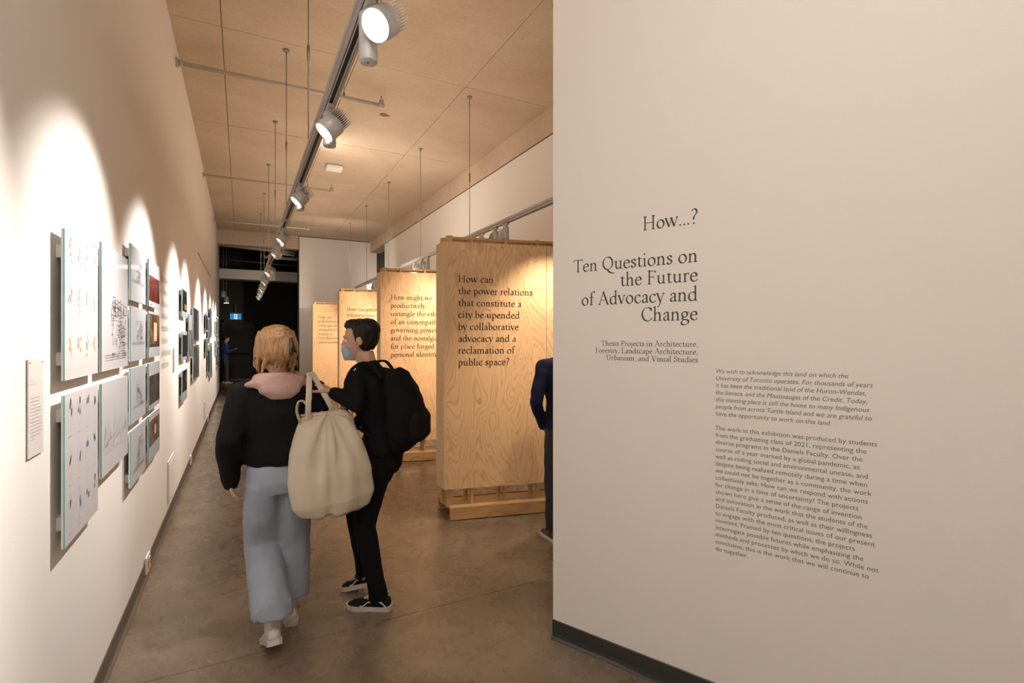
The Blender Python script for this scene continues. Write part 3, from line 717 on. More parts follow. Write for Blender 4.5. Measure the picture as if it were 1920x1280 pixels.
def d_red(bm, w, h, r):
    for i in range(4):
        for j in range(3):
            cy, cz = -w+(i+.5)*w/2*1.0*.98+.01, h-(j+.42)*2*h/3.05
            q = [(cy, cz+.055), (cy+.04, cz), (cy, cz-.055), (cy-.04, cz)]
            for a, b in zip(q, q[1:]+q[:1]): line(bm, a, b, .0006, X1, 0)
            for k in range(9):
                y, z = cy+r.gauss(0, .010), cz+.012+r.gauss(0, .018)
                quadp(bm, y-.004, y+.004, z-.008, z+.008, X1+.0001*(k+1), 1)
            line(bm, (cy-.03, cz-.072), (cy+.02, cz-.072), .0016, X1, 0)
    return [mat('faint_line', (.50, .48, .48), .5), mat('pale_red', (.80, .42, .38), .5), M_DLINE2]
def d_black(bm, w, h, r):
    for i in range(4):
        for j in range(3):
            cy, cz = -w+(i+.5)*w/2*.98+.01, h-(j+.42)*2*h/3.05
            q = [(cy, cz+.06), (cy+.035, cz), (cy, cz-.06), (cy-.035, cz)]
            for a, b in zip(q, q[1:]+q[:1]): line(bm, a, b, .0008, X1, 0)
            mi = 1 if j == 0 or (i+j) % 3 else 2
            for k in range(2+(j == 0)):
                y, z = cy+r.uniform(-.018, .012), cz+r.uniform(-.02, .03)
                a = r.uniform(.3, 1.2)
                f = bm.faces.new([bm.verts.new((X1+.0001*(k+1), y+p, z+q_)) for p, q_ in ((0, 0), (.012, .008*a), (.013, .028), (.002, .022*a+.006))]); f.material_index = mi
            line(bm, (cy-.025, cz-.078), (cy+.012, cz-.078), .0016, X1, 0)
    return [M_DLINE, M_DLINE2, M_BLUE]
def d_plan(dens, a0=.25, a1=.8, b0=.2, b1=.75, wdt=.0028):
    def f(bm, w, h, r):
        for k in range(dens):
            y = -w+2*w*r.uniform(a0, a1); z = -h+2*h*r.uniform(b0, b1)
            dy, dz = r.uniform(.02, .3)*w, r.uniform(.02, .25)*h
            y1, z1 = min(y+dy, w*.93), min(z+dz, h*.93)
            for a, b in (((y, z), (y1, z)), ((y1, z), (y1, z1)), ((y, z1), (y1, z1)), ((y, z), (y, z1))):
                if r.random() < .85: line(bm, a, b, wdt, X1)
        for k in range(3):
            z = -h+2*h*(b0+.02*k); line(bm, (-w*.8, z), (w*.85, z), wdt*.8, X1)
        return [M_DLINE]
    return f
def d_sketch(bm, w, h, r):
    for k in range(60):
        y, z = r.uniform(-w*.9, w*.9), -h*.35+r.gauss(0, .15)*h
        line(bm, (y, z), (y+r.uniform(-.01, .01), z+r.uniform(.01, .09)), .0014, X1)
    for k in range(14):
        y = r.uniform(-w*.95, w*.5); z = -h*.55+r.uniform(0, h*.3)
        line(bm, (y, z), (y+r.uniform(.05, .25), z+r.uniform(-.02, .05)), .0012, X1)
    return [M_DLINE]
def photo_mat(name, c0, c1, c2, kind):
    m = bpy.data.materials.new(name); m.use_nodes = True; nt = m.node_tree; L = nt.links.new
    b = nt.nodes['Principled BSDF']; b.inputs['Roughness'].default_value = .12
    g = N(nt, 'ShaderNodeTexCoord'); mp = N(nt, 'ShaderNodeMapping')
    mp.inputs['Scale'].default_value = (1, 28, 2) if kind == 'curtain' else (1, 6, 6); L(g.outputs['Object'], mp.inputs['Vector'])
    n = N(nt, 'ShaderNodeTexNoise', Scale=1.0, Detail=4.0, Distortion=.6); L(mp.outputs[0], n.inputs['Vector'])
    r = ramp(nt, [(.35, c0), (.52, c1), (.68, c2)]); L(n.outputs['Fac'], r.inputs[0]); L(r.outputs[0], b.inputs['Base Color'])
    return m
def d_photo(m, z0=-.55, z1=.5, extra=None):
    def f(bm, w, h, r):
        quadp(bm, -w*.94, w*.94, h*z0, h*z1, X1)
        ms = [m]
        if extra:
            for (a, b, c, d, mm) in extra:
                ms.append(mm); quadp(bm, w*a, w*b, h*c, h*d, X1+.0001*len(ms), len(ms)-1)
        line(bm, (-w*.8, -h*.9), (-w*.3, -h*.9), .002, X1); return ms
    return f
PH = dict(red=photo_mat('photo_red_curtain', (.02, .008, .01), (.14, .02, .02), (.30, .05, .035), 'curtain'),
          room=photo_mat('photo_wood_room', (.05, .03, .02), (.16, .09, .05), (.30, .19, .12), 'x'),
          grey=photo_mat('photo_grey_drape', (.04, .035, .035), (.10, .085, .08), (.25, .22, .20), 'curtain'),
          frame=photo_mat('photo_brown_door', (.10, .065, .045), (.20, .14, .10), (.28, .20, .15), 'x'),
          night=photo_mat('photo_night', (.012, .014, .018), (.03, .03, .035), (.07, .05, .045), 'x'),
          map=photo_mat('photo_grey_map', (.12, .13, .14), (.26, .27, .28), (.42, .43, .44), 'x'))
LIT = mat('photo_lamp', (.62, .42, .24), .2); LIT2 = mat('photo_bright', (.70, .60, .50), .2); DKR = mat('photo_shadow', (.03, .022, .02), .2); ORG = mat('photo_orange', (.55, .16, .05), .2)
g1 = 'near prints on the left wall'; g2 = 'small prints beyond the wall text'; g3 = 'far prints on the left wall'
print_board(2.146, 2.58, 1.46, 1.955, 'print with three rows of faint red diagrams, nearest of the upper row', d_red, g1)
print_board(2.146, 2.58, .915, 1.412, 'print with rows of small black and blue shapes, nearest of the lower row', d_black, g1)
print_board(2.643, 3.187, 1.46, 1.995, 'tall print with a large line drawing of a floor plan, second in upper row', d_plan(70, .3, .85, .08, .55), g1)
print_board(2.643, 3.187, 1.02, 1.41, 'grey print with loose sketched skyline, below the large floor plan print', d_sketch, g1)
rows = [(1.796, 2.09), (1.476, 1.766), (1.147, 1.44), (.82, 1.112)]; wn = ['top', 'second', 'third', 'lowest']
for k, (a, b) in enumerate(rows):
    print_board(3.267, 3.73, a, b, f'{wn[k]} print of the column of four line drawings', d_plan(26, .3, .7, .35-.05*k, .7), g1)
dd = [('red curtain photograph', d_photo(PH['red'], -.75, .35, [(-.3, .6, -.7, .1, PH['red'])])),
      ('warm wooden room photograph', d_photo(PH['room'], -.55, .9, [(-.15, .45, -.3, .55, LIT), (.0, .3, -.2, .45, LIT2), (-.94, .94, -.55, -.42, DKR)])),
      ('dark draped interior photograph', d_photo(PH['grey'], -.8, .45, [(-.94, -.2, .05, .45, DKR)])),
      ('brown framed doorway photograph', d_photo(PH['frame'], -.35, .75, [(-.3, .55, -.15, .6, DKR), (-.2, .42, -.08, .52, PH['frame']), (-.02, .22, .0, .42, LIT2)]))]
for k, (a, b) in enumerate(rows):
    print_board(3.845, 4.32, a, b, f'print with {dd[k][0]}, in the column right of the line drawings', dd[k][1], g1)
print_board(5.88, 6.36, 1.80, 2.08, 'small print with dark photo and orange streaks, top of three', d_photo(PH['night'], -.55, .95, [(-.1, .7, -.4, .0, ORG)]), g2)
print_board(5.88, 6.36, 1.375, 1.664, 'small print with near-black photo, middle of three', d_photo(PH['night'], -.75, .75), g2)
print_board(5.88, 6.36, .97, 1.28, 'small print with brown-black photo, lowest of three', d_photo(PH['night'], -.4, .95, [(.0, .7, .0, .7, PH['room'])]), g2)
print_board(6.57, 7.06, 1.365, 1.86, 'single grey print with dark sketch beside the small black photos', d_photo(PH['map'], -.9, .3), g2)
print_board(7.14, 8.1, 1.55, 1.963, 'upper wide grey map print', d_photo(PH['map'], -.9, .9), g2)
print_board(7.14, 8.1, 1.08, 1.51, 'lower wide grey map print', d_photo(PH['map'], -.9, .9), g2)
far = [(9.6, 10.1, 1.7, 2.0), (9.6, 10.1, 1.3, 1.6), (10.2, 10.7, 1.5, 1.95), (10.2, 10.7, .95, 1.42), (10.85, 11.5, 1.6, 2.15), (10.85, 11.5, .85, 1.5),
       (13.3, 13.8, 1.65, 2.0), (13.3, 13.8, 1.2, 1.55), (13.95, 14.6, 1.5, 2.1), (13.95, 14.6, .85, 1.42), (14.8, 15.5, 1.5, 2.0), (14.8, 15.5, 1.0, 1.42)]
fn = ['first far group', 'second far group']
for k, (a, b, c, d) in enumerate(far):
    grp_i = 0 if k < 6 else 1; col = (k % 6)//2; up = 'upper' if k % 2 == 0 else 'lower'
    print_board(a, b, c, d, f'{up} print in the {["nearest", "middle", "farthest"][col]} column of the {fn[grp_i]} down the left wall', d_photo(PH['map' if k % 3 else 'night'], -.8, .8), g3)
# quotation in pale vinyl between the two groups
o = lettering('wall_quotation', ['How can we', 'architecture', 'address the unequal', 'distribution of', 'environmental', 'benefits and', 'pollution burdens', 'based on race?'], .094, .1015, (XL, 4.95, 2.06), (0, 1, 0), (1, 0, 0), mat('pale_ink', (.50, .44, .40), .6), xs=.70/(text_width('address the unequal')*.094))
tag(o, 'pale serif question in eight lines on the left wall after the prints', 'wall text')
o = lettering('wall_quotation', ['How can', 'design', 'support', 'the land', 'and its', 'people?'], .094, .1015, (XL, 8.5, 1.95), (0, 1, 0), (1, 0, 0), mat('pale_ink', (.50, .44, .40), .6), xs=.8)
tag(o, 'small pale serif question far down the left wall beyond the grey maps', 'wall text')
# acrylic label, small label
lc = empty('label_card', (XL, 2.10, 1.385)); tag(lc, 'tall narrow acrylic text label nearest on the left wall', 'card')
box('acrylic_sheet', (.002, .006, -.065, .065, -.15, .15), mat('label_acrylic', (.74, .71, .69), .12), lc, bev=.001)
bm = bmesh.new()
for k in range(3): line(bm, (-.05, .085-.012*k*(1+(k > 1))), (-.05+(.02, .045, .012)[k], .085-.012*k*(1+(k > 1))), .0022, .0066)
for k in range(13): line(bm, (-.048, .03-.0105*k), (.045-random.random()*.02 if k < 12 else -.01, .03-.0105*k), .0026, .0066)
tag(obj('small_print', bm, mat('label_ink', (.42, .40, .40), .5), lc), kind='stuff')
bm = bmesh.new()
for a, b in ((-.055, .14), (.055, .14)): cyl(bm, (0, a, b), (.009, a, b), .0025, seg=8)
obj('pin', bm, M_GREYL, lc)
lc = empty('label_card', (XL, 5.78, 1.39)); tag(lc, 'small pale label card just after the pale wall question', 'card')
box('acrylic_sheet', (.002, .006, -.05, .05, -.11, .11), mat('label_acrylic', (.74, .71, .69), .12), lc)
for nm, y0, y1, z0, z1, lab in (('access_panel', 5.32, 5.80, .15, .52, 'white access panel low on the left wall near the baseboard'), ('access_panel', 10.2, 10.6, .2, .5, 'far small white access panel low on the left wall')):
    t = empty(nm, (XL, (y0+y1)/2, (z0+z1)/2)); tag(t, lab, 'access panel')
    w, h = (y1-y0)/2, (z1-z0)/2
    bm = bmesh.new()
    bx(bm, 0, .010, -w, w, h-.02, h); bx(bm, 0, .010, -w, w, -h, -h+.02); bx(bm, 0, .010, -w, -w+.02, -h+.02, h-.02); bx(bm, 0, .010, w-.02, w, -h+.02, h-.02)
    obj('panel_frame', bm, mat('panel_frame_paint', (.66, .63, .59), .5), t)
    box('panel_door', (0, .013, -w+.023, w-.023, -h+.023, h-.023), M_WALL, t, bev=.001)
for k, (y, lab) in enumerate(((4.2, 'nearest white electrical outlet on the left baseboard'), (7.5, 'second white electrical outlet on the left baseboard'), (11.2, 'far white electrical outlet on the left baseboard'))):
    t = empty('electrical_outlet', (XL+.005, y, .085)); tag(t, lab, 'outlet')
    box('cover_plate', (0, .012, -.075, .075, -.055, .055), M_WHITE, t, bev=.002)
    for s in (-1, 1):
        bm = bmesh.new(); bx(bm, .012, .015, s*.032-.020, s*.032+.020, -.03, .03, bev=.001)
        so = obj('socket', bm, M_WHITE if s > 0 else mat('orange_socket', (.55, .20, .10), .4), t)
        bm = bmesh.new()
        for dz in (-.010, .010): bx(bm, .0148, .0156, s*.032-.007, s*.032-.004, dz-.005, dz+.005); bx(bm, .0148, .0156, s*.032+.004, s*.032+.007, dz-.005, dz+.005)
        obj('slots', bm, M_SLOT, so)
# lamps hanging in the rear room
for k, (x, y, z, lit) in enumerate(((-.52, 18.9, 3.0, 0), (-.44, 19.2, 2.84, 1))):
    t = empty('pendant_spotlight', (x, y, z)); tag(t, ['grey unlit spotlight hanging in the dark rear room', 'small lit spotlight hanging in the dark rear room'][k], 'spotlight')
    bm = bmesh.new(); cyl(bm, (0, 0, .1), (0, 0, 4.9-z), .006, seg=6); obj('hanging_rod', bm, M_GREY, t)
    bm = bmesh.new(); lathe(bm, [(.001, -.10), (.075, -.10), (.08, -.06), (.07, .08), (.03, .12), (.001, .12)], 20); obj('lamp_head', bm, M_GREY, t)
    bm = bmesh.new(); lathe(bm, [(.001, -.108), (.066, -.108), (.066, -.101), (.001, -.101)], 20); obj('lens', bm, M_LENS if lit else M_LENSOFF, t)

# ================================================================== PEOPLE
def loft(secs, right=(1, 0, 0), seg=18, planar=False):
    """secs: (point, half-width, half-depth). Returns verts, faces of a closed tube of elliptical rings."""
    n = len(secs); vs, fs = [], []
    for i, (p, a, b) in enumerate(secs):
        p = V(p)
        if planar: t = V((0, 0, 1))
        else: t = (V(secs[min(i+1, n-1)][0])-V(secs[max(i-1, 0)][0])).normalized()
        A = V(right)-t*t.dot(V(right))
        if A.length < .25: A = V((0, 1, 0))-t*t.dot(V((0, 1, 0)))
        A.normalize(); B = t.cross(A)
        for k in range(seg):
            c, s = math.cos(2*PI*k/seg), math.sin(2*PI*k/seg); vs.append(p+A*a*c+B*b*s)
    for i in range(n-1):
        for k in range(seg): fs.append((i*seg+k, i*seg+(k+1) % seg, (i+1)*seg+(k+1) % seg, (i+1)*seg+k))
    fs.append(tuple(range(seg))[::-1]); fs.append(tuple((n-1)*seg+k for k in range(seg)))
    return vs, fs
def ball(c, r): 
    c = V(c); r = V(r) if not isinstance(r, (int, float)) else V((r, r, r)); out = []
    for i in range(9):
        a = -PI/2+PI*i/8; out.append((c+V((0, 0, r.z*math.sin(a))), max(.001, r.x*math.cos(a)), max(.001, r.y*math.cos(a))))
    return loft(out, planar=True, seg=14)
def cap(p0, p1, r0, r1):
    """rounded limb piece"""
    p0, p1 = V(p0), V(p1); d = (p1-p0).normalized(); s = []
    for k in (0, 1, 2): a = PI/2*(1-k/3); s.append((p0-d*r0*math.sin(a), max(.001, r0*math.cos(a)), max(.001, r0*math.cos(a))))
    s += [(p0, r0, r0), (p1, r1, r1)]
    for k in (1, 2, 3): a = PI/2*(k/3); s.append((p1+d*r1*math.sin(a), max(.001, r1*math.cos(a)), max(.001, r1*math.cos(a))))
    return loft(s, seg=14)
def chain(pts, rad): return [cap(pts[i], pts[i+1], rad[i], rad[i+1]) for i in range(len(pts)-1)]
def skinned(name, shapes, m, voxel=.012, smooth=4, wr=0, wscale=(14, 14, 6), parent=None, fine=0, seed=0):
    bm = bmesh.new()
    for vs, fs in shapes:
        B = [bm.verts.new(v) for v in vs]
        for f in fs:
            try: bm.faces.new([B[i] for i in f])
            except ValueError: pass
    bmesh.ops.recalc_face_normals(bm, faces=bm.faces)
    me = bpy.data.meshes.new(name); bm.to_mesh(me); bm.free()
    o = bpy.data.objects.new(name, me); COL.objects.link(o)
    r = o.modifiers.new('r', 'REMESH'); r.mode = 'VOXEL'; r.voxel_size = voxel; r.use_smooth_shade = True
    s = o.modifiers.new('s', 'SMOOTH'); s.factor = .5; s.iterations = smooth
    dg = bpy.context.evaluated_depsgraph_get(); dg.update()
    me2 = bpy.data.meshes.new_from_object(o.evaluated_get(dg)); o.modifiers.clear(); o.data = me2; bpy.data.meshes.remove(me)
    if wr:
        for v in me2.vertices:
            q = V((v.co.x*wscale[0]+seed, v.co.y*wscale[1], v.co.z*wscale[2]))
            a = noise.noise(q)*wr + noise.noise(q*2.3)*wr*.5
            v.co += v.normal*a
    me2.materials.clear(); me2.materials.append(m); me2.shade_smooth()
    me2.name = name
    if parent: o.parent = parent
    return o
def xf(shape, M): return ([M @ V(v) for v in shape[0]], shape[1])
HEAD = [(-.118, .022, .070, .030), (-.105, .036, .086, .010), (-.085, .048, .090, -.02), (-.055, .058, .090, -.055), (-.025, .066, .090, -.080), (.005, .071, .088, -.095),
        (.035, .0745, .090, -.100), (.065, .072, .083, -.097), (.09, .060, .062, -.080), (.108, .042, .035, -.055), (.118, .018, .01, -.025)]
def head_shapes(M):
    s = [loft([(V((0, (f+b)/2, z)), hw, (f-b)/2) for z, hw, f, b in HEAD], planar=True, seg=24)]
    s += [loft([(V((0, .088, .028)), .006, .006), (V((0, .098, .005)), .010, .010), (V((0, .110, -.018)), .015, .013), (V((0, .095, -.032)), .014, .010)], seg=10)]
    s += [ball((0, .090, -.055), (.022, .012, .006)), ball((0, .088, -.066), (.018, .012, .007)), ball((0, .082, -.095), (.02, .014, .014))]
    for k in (-1, 1):
        s += [ball((k*.074, -.012, -.005), (.010, .020, .031)), ball((k*.030, .084, .030), (.022, .012, .008)), ball((k*.042, .068, -.030), (.02, .02, .018))]
    return [xf(a, M) for a in s]
def eyes(parent, M):
    for k in (-1, 1):
        bm = bmesh.new(); bmesh.ops.create_uvsphere(bm, u_segments=12, v_segments=8, radius=.0125, matrix=M @ Matrix.Translation((k*.031, .079, .005)))
        e = obj('eye', bm, mat('eye_white', (.75, .72, .68), .2), parent, smooth=True)
        bm = bmesh.new(); bmesh.ops.create_uvsphere(bm, u_segments=10, v_segments=6, radius=.007, matrix=M @ Matrix.Translation((k*.031, .086, .005)))
        obj('iris', bm, mat('eye_dark', (.03, .02, .015), .2), e, smooth=True)
def hand_shapes(wr, d, n, side, curl=.35, L_=1.0):
    """wr wrist, d direction of the hand, n palm normal (palm faces n), side = +1/-1 for the thumb side along d x n"""
    wr, d, n = V(wr), V(d).normalized(), V(n); n = (n-d*n.dot(d)).normalized(); u = d.cross(n)*side
    out = [loft([(wr-d*.02, .020, .024), (wr+d*.01, .022, .017), (wr+d*.05, .038, .015), (wr+d*.085, .040, .013), (wr+d*.098, .034, .010)], right=u, seg=14)]
    for k, (off, ln) in enumerate(((.031, .070), (.0105, .080), (-.0105, .074), (-.031, .057))):
        p = wr+d*.088+u*off; c = 0; pts = [p-d*.02]; pts.append(p); dirv = d
        for j, f in enumerate((.45, .30, .25)):
            c += curl*(.6+.3*k*.3) if j else curl*.5
            dirv = (d*math.cos(c)+n*math.sin(c)+u*off*1.6).normalized(); p = p+dirv*ln*f*L_; pts.append(p)
        out += chain(pts, [.009, .0092, .0086, .0080, .0070])
    p = wr+d*.025+u*.026+n*.004; a = (d*.62+u*.70+n*.30).normalized(); b = (d*.90+u*.25+n*.38).normalized()
    out += chain([wr+d*.01+u*.012, p, p+a*.034, p+a*.034+b*.030, p+a*.034+b*.055], [.012, .0125, .011, .010, .008])
    return out
def leg_shapes(hip, knee, ank, k=1.0, add=0):
    hip, knee, ank = V(hip), V(knee), V(ank)
    return [loft([(hip+V((0, 0, .03)), .075*k+add, .085*k+add), (hip.lerp(knee, .3), .078*k+add, .082*k+add), (hip.lerp(knee, .75), .060*k+add, .062*k+add), (knee, .052*k+add, .056*k+add),
                  (knee.lerp(ank, .3), .052*k+add, .058*k+add), (knee.lerp(ank, .75), .038*k+add, .040*k+add), (ank, .032*k+add, .036*k+add)], seg=18)]
def arm_shapes(sh, el, wr, k=1.0, add=0):
    sh, el, wr = V(sh), V(el), V(wr)
    return [loft([(sh.lerp(el, -.08), .045*k+add, .050*k+add), (sh.lerp(el, .15), .050*k+add, .052*k+add), (sh.lerp(el, .6), .041*k+add, .042*k+add), (el, .037*k+add, .038*k+add)], seg=16),
            cap(el, el+V((0, 0, .001)), .038*k+add, .038*k+add),
            loft([(el, .037*k+add, .038*k+add), (el.lerp(wr, .3), .039*k+add, .037*k+add), (el.lerp(wr, .8), .028*k+add, .026*k+add), (wr, .026*k+add, .021*k+add)], seg=16)]
def torso_shapes(pc, wc, cc, sc, k=1.0, add=0, right=(1, 0, 0)):
    pc, wc, cc, sc = map(V, (pc, wc, cc, sc))
    return [loft([(pc-V((0, 0, .07)), .10*k+add, .075*k+add), (pc, .160*k+add, .108*k+add), (pc.lerp(wc, .55), .150*k+add, .10*k+add), (wc, .132*k+add, .088*k+add), (wc.lerp(cc, .5), .148*k+add, .10*k+add),
                  (cc, .165*k+add, .112*k+add), (cc.lerp(sc, .7), .168*k+add, .098*k+add), (sc, .145*k+add, .075*k+add), (sc+V((0, 0, .035)), .085*k+add, .058*k+add), (sc+V((0, 0, .055)), .055*k+add, .05*k+add)], right=right, seg=26)]
def shoe_shapes(ank, d, pitch=0, L_=.27):
    """ank: ankle point above the sole (0.09), d horizontal toe direction"""
    ank = V(ank); d = V(d).normalized(); u = V((-d.y, d.x, 0)); q = Matrix.Rotation(pitch, 3, u)
    P = lambda a, z: ank+q@(d*a+V((0, 0, z)))
    up = [loft([(P(-.075, -.055), .012, .012), (P(-.06, -.050), .030, .034), (P(-.02, -.045), .036, .045), (P(.05, -.055), .040, .034), (P(.11, -.062), .046, .026), (P(.155, -.066), .042, .020), (P(.185, -.070), .022, .012)], right=u, seg=16),
          cap(P(0, -.04), P(0, .015), .040, .040)]
    bm = bmesh.new(); prof = [(-.082, .018), (-.07, .034), (-.03, .038), (.03, .037), (.09, .046), (.14, .048), (.175, .034), (.195, .012)]
    ring = [(a, b) for a, b in prof]+[(a, -b) for a, b in prof[::-1]]
    lo = [bm.verts.new(P(a, -.09)+q@(u*b)) for a, b in ring]; hi = [bm.verts.new(P(a*1.01, -.062)+q@(u*b*1.03)) for a, b in ring]
    n = len(ring)
    for i in range(n): bm.faces.new((lo[i], lo[(i+1) % n], hi[(i+1) % n], hi[i]))
    bm.faces.new(lo[::-1]); bm.faces.new(hi)
    return up, bm, P, q, u
def mhead(pos, yaw=0, pitch=0, roll=0, s=1.0):
    return Matrix.Translation(pos) @ Matrix.Rotation(yaw, 4, 'Z') @ Matrix.Rotation(pitch, 4, 'X') @ Matrix.Rotation(roll, 4, 'Y') @ Matrix.Scale(s, 4)

SKIN = mat('skin_fair', (.62, .36, .26), .5); SKIN2 = mat('skin_tan', (.45, .25, .17), .5)
BLK = mat('black_cloth', (.005, .0045, .0045), .95, spec=.12); BLK2 = mat('black_knit', (.007, .0065, .0065), .95, spec=.12, bump=.3, bscale=200)
JEAN = mat('light_denim', (.27, .30, .36), .8, var=.18, vscale=9, bump=.3, bscale=260)
PINK = mat('dusty_pink_cloth', (.36, .22, .185), .8, bump=.2, bscale=60)
CREAM = mat('cream_canvas', (.56, .48, .36), .85, bump=.25, bscale=300, var=.06, vscale=12)
def mat_hair(name, c0, c1):
    m = bpy.data.materials.new(name); m.use_nodes = True; nt = m.node_tree; L = nt.links.new
    b = nt.nodes['Principled BSDF']; b.inputs['Roughness'].default_value = .45
    g = N(nt, 'ShaderNodeTexCoord'); mp = N(nt, 'ShaderNodeMapping'); mp.inputs['Scale'].default_value = (60, 60, 9); L(g.outputs['Object'], mp.inputs['Vector'])
    n = N(nt, 'ShaderNodeTexNoise', Scale=1.0, Detail=4.0, Distortion=1.5); L(mp.outputs[0], n.inputs['Vector'])
    r = ramp(nt, [(.3, c0), (.7, c1)]); L(n.outputs['Fac'], r.inputs[0]); L(r.outputs[0], b.inputs['Base Color'])
    bp = N(nt, 'ShaderNodeBump', Strength=.5, Distance=.004); L(n.outputs['Fac'], bp.inputs['Height']); L(bp.outputs[0], b.inputs['Normal'])
    return m
HAIRG = mat_hair('golden_brown_hair', (.12, .052, .015), (.42, .22, .072)); HAIRD = mat_hair('black_hair', (.006, .005, .004), (.016, .013, .010)); HAIRD.node_tree.nodes['Principled BSDF'].inputs['Specular IOR Level'].default_value = .15

def place(o, loc, rz): o.location = loc; o.rotation_euler = (0, 0, rz)

# ---- woman walking away, in a black top with a tote bag
def woman():
    sc = V((.005, 0, 1.335)); pc = V((.01, .0, .885)); wc = V((.01, .01, 1.04)); cc = V((.005, .0, 1.22))
    shL, elL, wrL = (-.175, .0, 1.315), (-.235, -.03, 1.075), (-.225, .04, .90)
    shR, elR, wrR = (.180, .0, 1.315), (.245, -.02, 1.07), (.20, .13, .93)
    hipL, knL, anL = (-.075, 0, .84), (-.070, .09, .47), (-.055, -.16, .12)
    hipR, knR, anR = (.090, 0, .84), (.085, .10, .46), (.075, .10, .09)
    anL = (-.045, -.17, .135)
    HM = mhead((-.012, .03, 1.535), .12, -.05, .03, .98)
    sh = head_shapes(HM) + [loft([(V((0, -.005, 1.34)), .058, .055), (V((0, .0, 1.40)), .048, .050), (V((0, .01, 1.46)), .047, .052)], seg=18)]
    sh += torso_shapes(pc, wc, cc, sc, .86)+arm_shapes(shL, elL, wrL, .8)+arm_shapes(shR, elR, wrR, .8)+leg_shapes(hipL, knL, anL, .85)+leg_shapes(hipR, knR, anR, .85)
    sh += hand_shapes(wrL, (.02, .10, -1), (1, 0, 0), -1) + hand_shapes(wrR, (-.1, .35, -.9), (-1, 0, 0), 1)
    sh += chain([anL, V(anL)+V((0, .09, -.058))], [.030, .022]) + chain([anR, V(anR)+V((0, .09, -.055))], [.030, .022])
    P = skinned('person', sh, SKIN, .0066, 3)
    tag(P, 'woman with golden-brown hair walking away in black top and wide light jeans', 'person')
    eyes(P, HM)
    # boxy black top, sleeves longer than the hands
    t = torso_shapes(V((.01, 0, .965)), wc, cc, sc, 1.0, .014)
    t[0] = loft([(V((.01, 0, .915)), .155, .115), (V((.01, 0, .93)), .175, .128), (V((.01, .0, 1.05)), .170, .125), (V((.005, 0, 1.20)), .182, .132), (V((.005, 0, 1.29)), .190, .112), (sc, .160, .085), (V((.005, 0, 1.375)), .09, .07)], seg=28)
    t += [loft([(V((-.12, 0, 1.335)), .055, .065), (V(shL), .066, .072), (V(shL).lerp(V(elL), .5), .062, .068), (V(elL), .060, .066), (V(elL).lerp(V(wrL), .5), .060, .066), (V(wrL), .052, .058), (V((-.222, .05, .845)), .045, .05), (V((-.222, .05, .80)), .030, .036)], seg=20)]
    t += [loft([(V((.12, 0, 1.335)), .055, .065), (V(shR), .066, .072), (V(shR).lerp(V(elR), .5), .062, .068), (V(elR), .058, .064), (V(elR).lerp(V(wrR), .5), .056, .060), (V(wrR), .045, .05)], seg=20)]
    skinned('black_top', t, BLK2, .011, 5, .009, (9, 9, 5), P)
    # pink collar/hood lying over the shoulders
    hd = []
    ringp = []
    for k in range(15):
        a = PI*(-.28+1.56*k/14)+PI
        ringp.append(V((.105*math.cos(a)-.0, .088*math.sin(a)*1.0-.005, 1.388+.012*math.sin(a*2)-.012*abs(math.cos(a)))))
    hd += chain(ringp, [.030]*15)
    hd += [loft([(V((-.165, -.045, 1.352)), .012, .012), (V((-.11, -.07, 1.365)), .034, .020), (V((0, -.108, 1.335)), .060, .026), (V((.11, -.075, 1.365)), .034, .020), (V((.165, -.045, 1.352)), .012, .012)], right=(0, 0, 1), seg=16)]
    hd += [loft([(V((0, -.06, 1.40)), .085, .035), (V((0, -.09, 1.36)), .115, .040), (V((0, -.112, 1.31)), .10, .028), (V((0, -.112, 1.275)), .05, .016)], seg=18)]
    skinned('hood', hd, PINK, .009, 4, .006, (10, 10, 16), P)
    # wide jeans
    j = [loft([(V((.01, 0, .97)), .135, .10), (V((.01, 0, .90)), .163, .122), (V((.01, 0, .83)), .170, .128), (V((.01, 0, .77)), .15, .11)], seg=26)]
    for hip, kn, an, s in ((hipL, knL, anL, 1), (hipR, knR, anR, 1)):
        hip, kn, an = V(hip), V(kn), V(an)
        j += [loft([(hip, .088, .112), (hip.lerp(kn, .5), .092, .108), (kn, .090, .098), (kn.lerp(an, .5), .098, .102), (an+V((0, -.01, .055)), .104, .112), (an+V((0, -.012, .045)), .100, .108)], seg=22)]
    skinned('jeans', j, JEAN, .010, 4, .010, (9, 9, 4), P, seed=3)
    for an, d, pit, s in ((anL, (-.02, 1, 0), .38, 'l'), (anR, (.03, 1, 0), 0, 'r')):
        up, bm, *_ = shoe_shapes(V(an) if s == 'r' else V(an)+V((0, 0, -.0)), d, pit)
        shoe = skinned('shoe', up, mat('white_leather', (.60, .55, .50), .5), .007, 3, parent=P); obj('sole', bm, mat('shoe_sole', (.55, .50, .44), .6), shoe)
    # hair: gathered, loose locks at the nape
    hs = [xf(loft([(V((0, -.015+(-.012 if z < 0 else 0), z)), hw, dp) for z, hw, dp in ((-.085, .045, .05), (-.06, .078, .085), (-.02, .096, .105), (.02, .102, .116), (.06, .100, .118), (.095, .086, .098), (.122, .060, .068), (.138, .02, .025))], planar=True, seg=26), HM @ Matrix.Translation((0, -.022, .0)))]
    hs += [xf(ball((.03, -.125, .005), (.065, .045, .075)), HM)]
    R = random.Random(4)
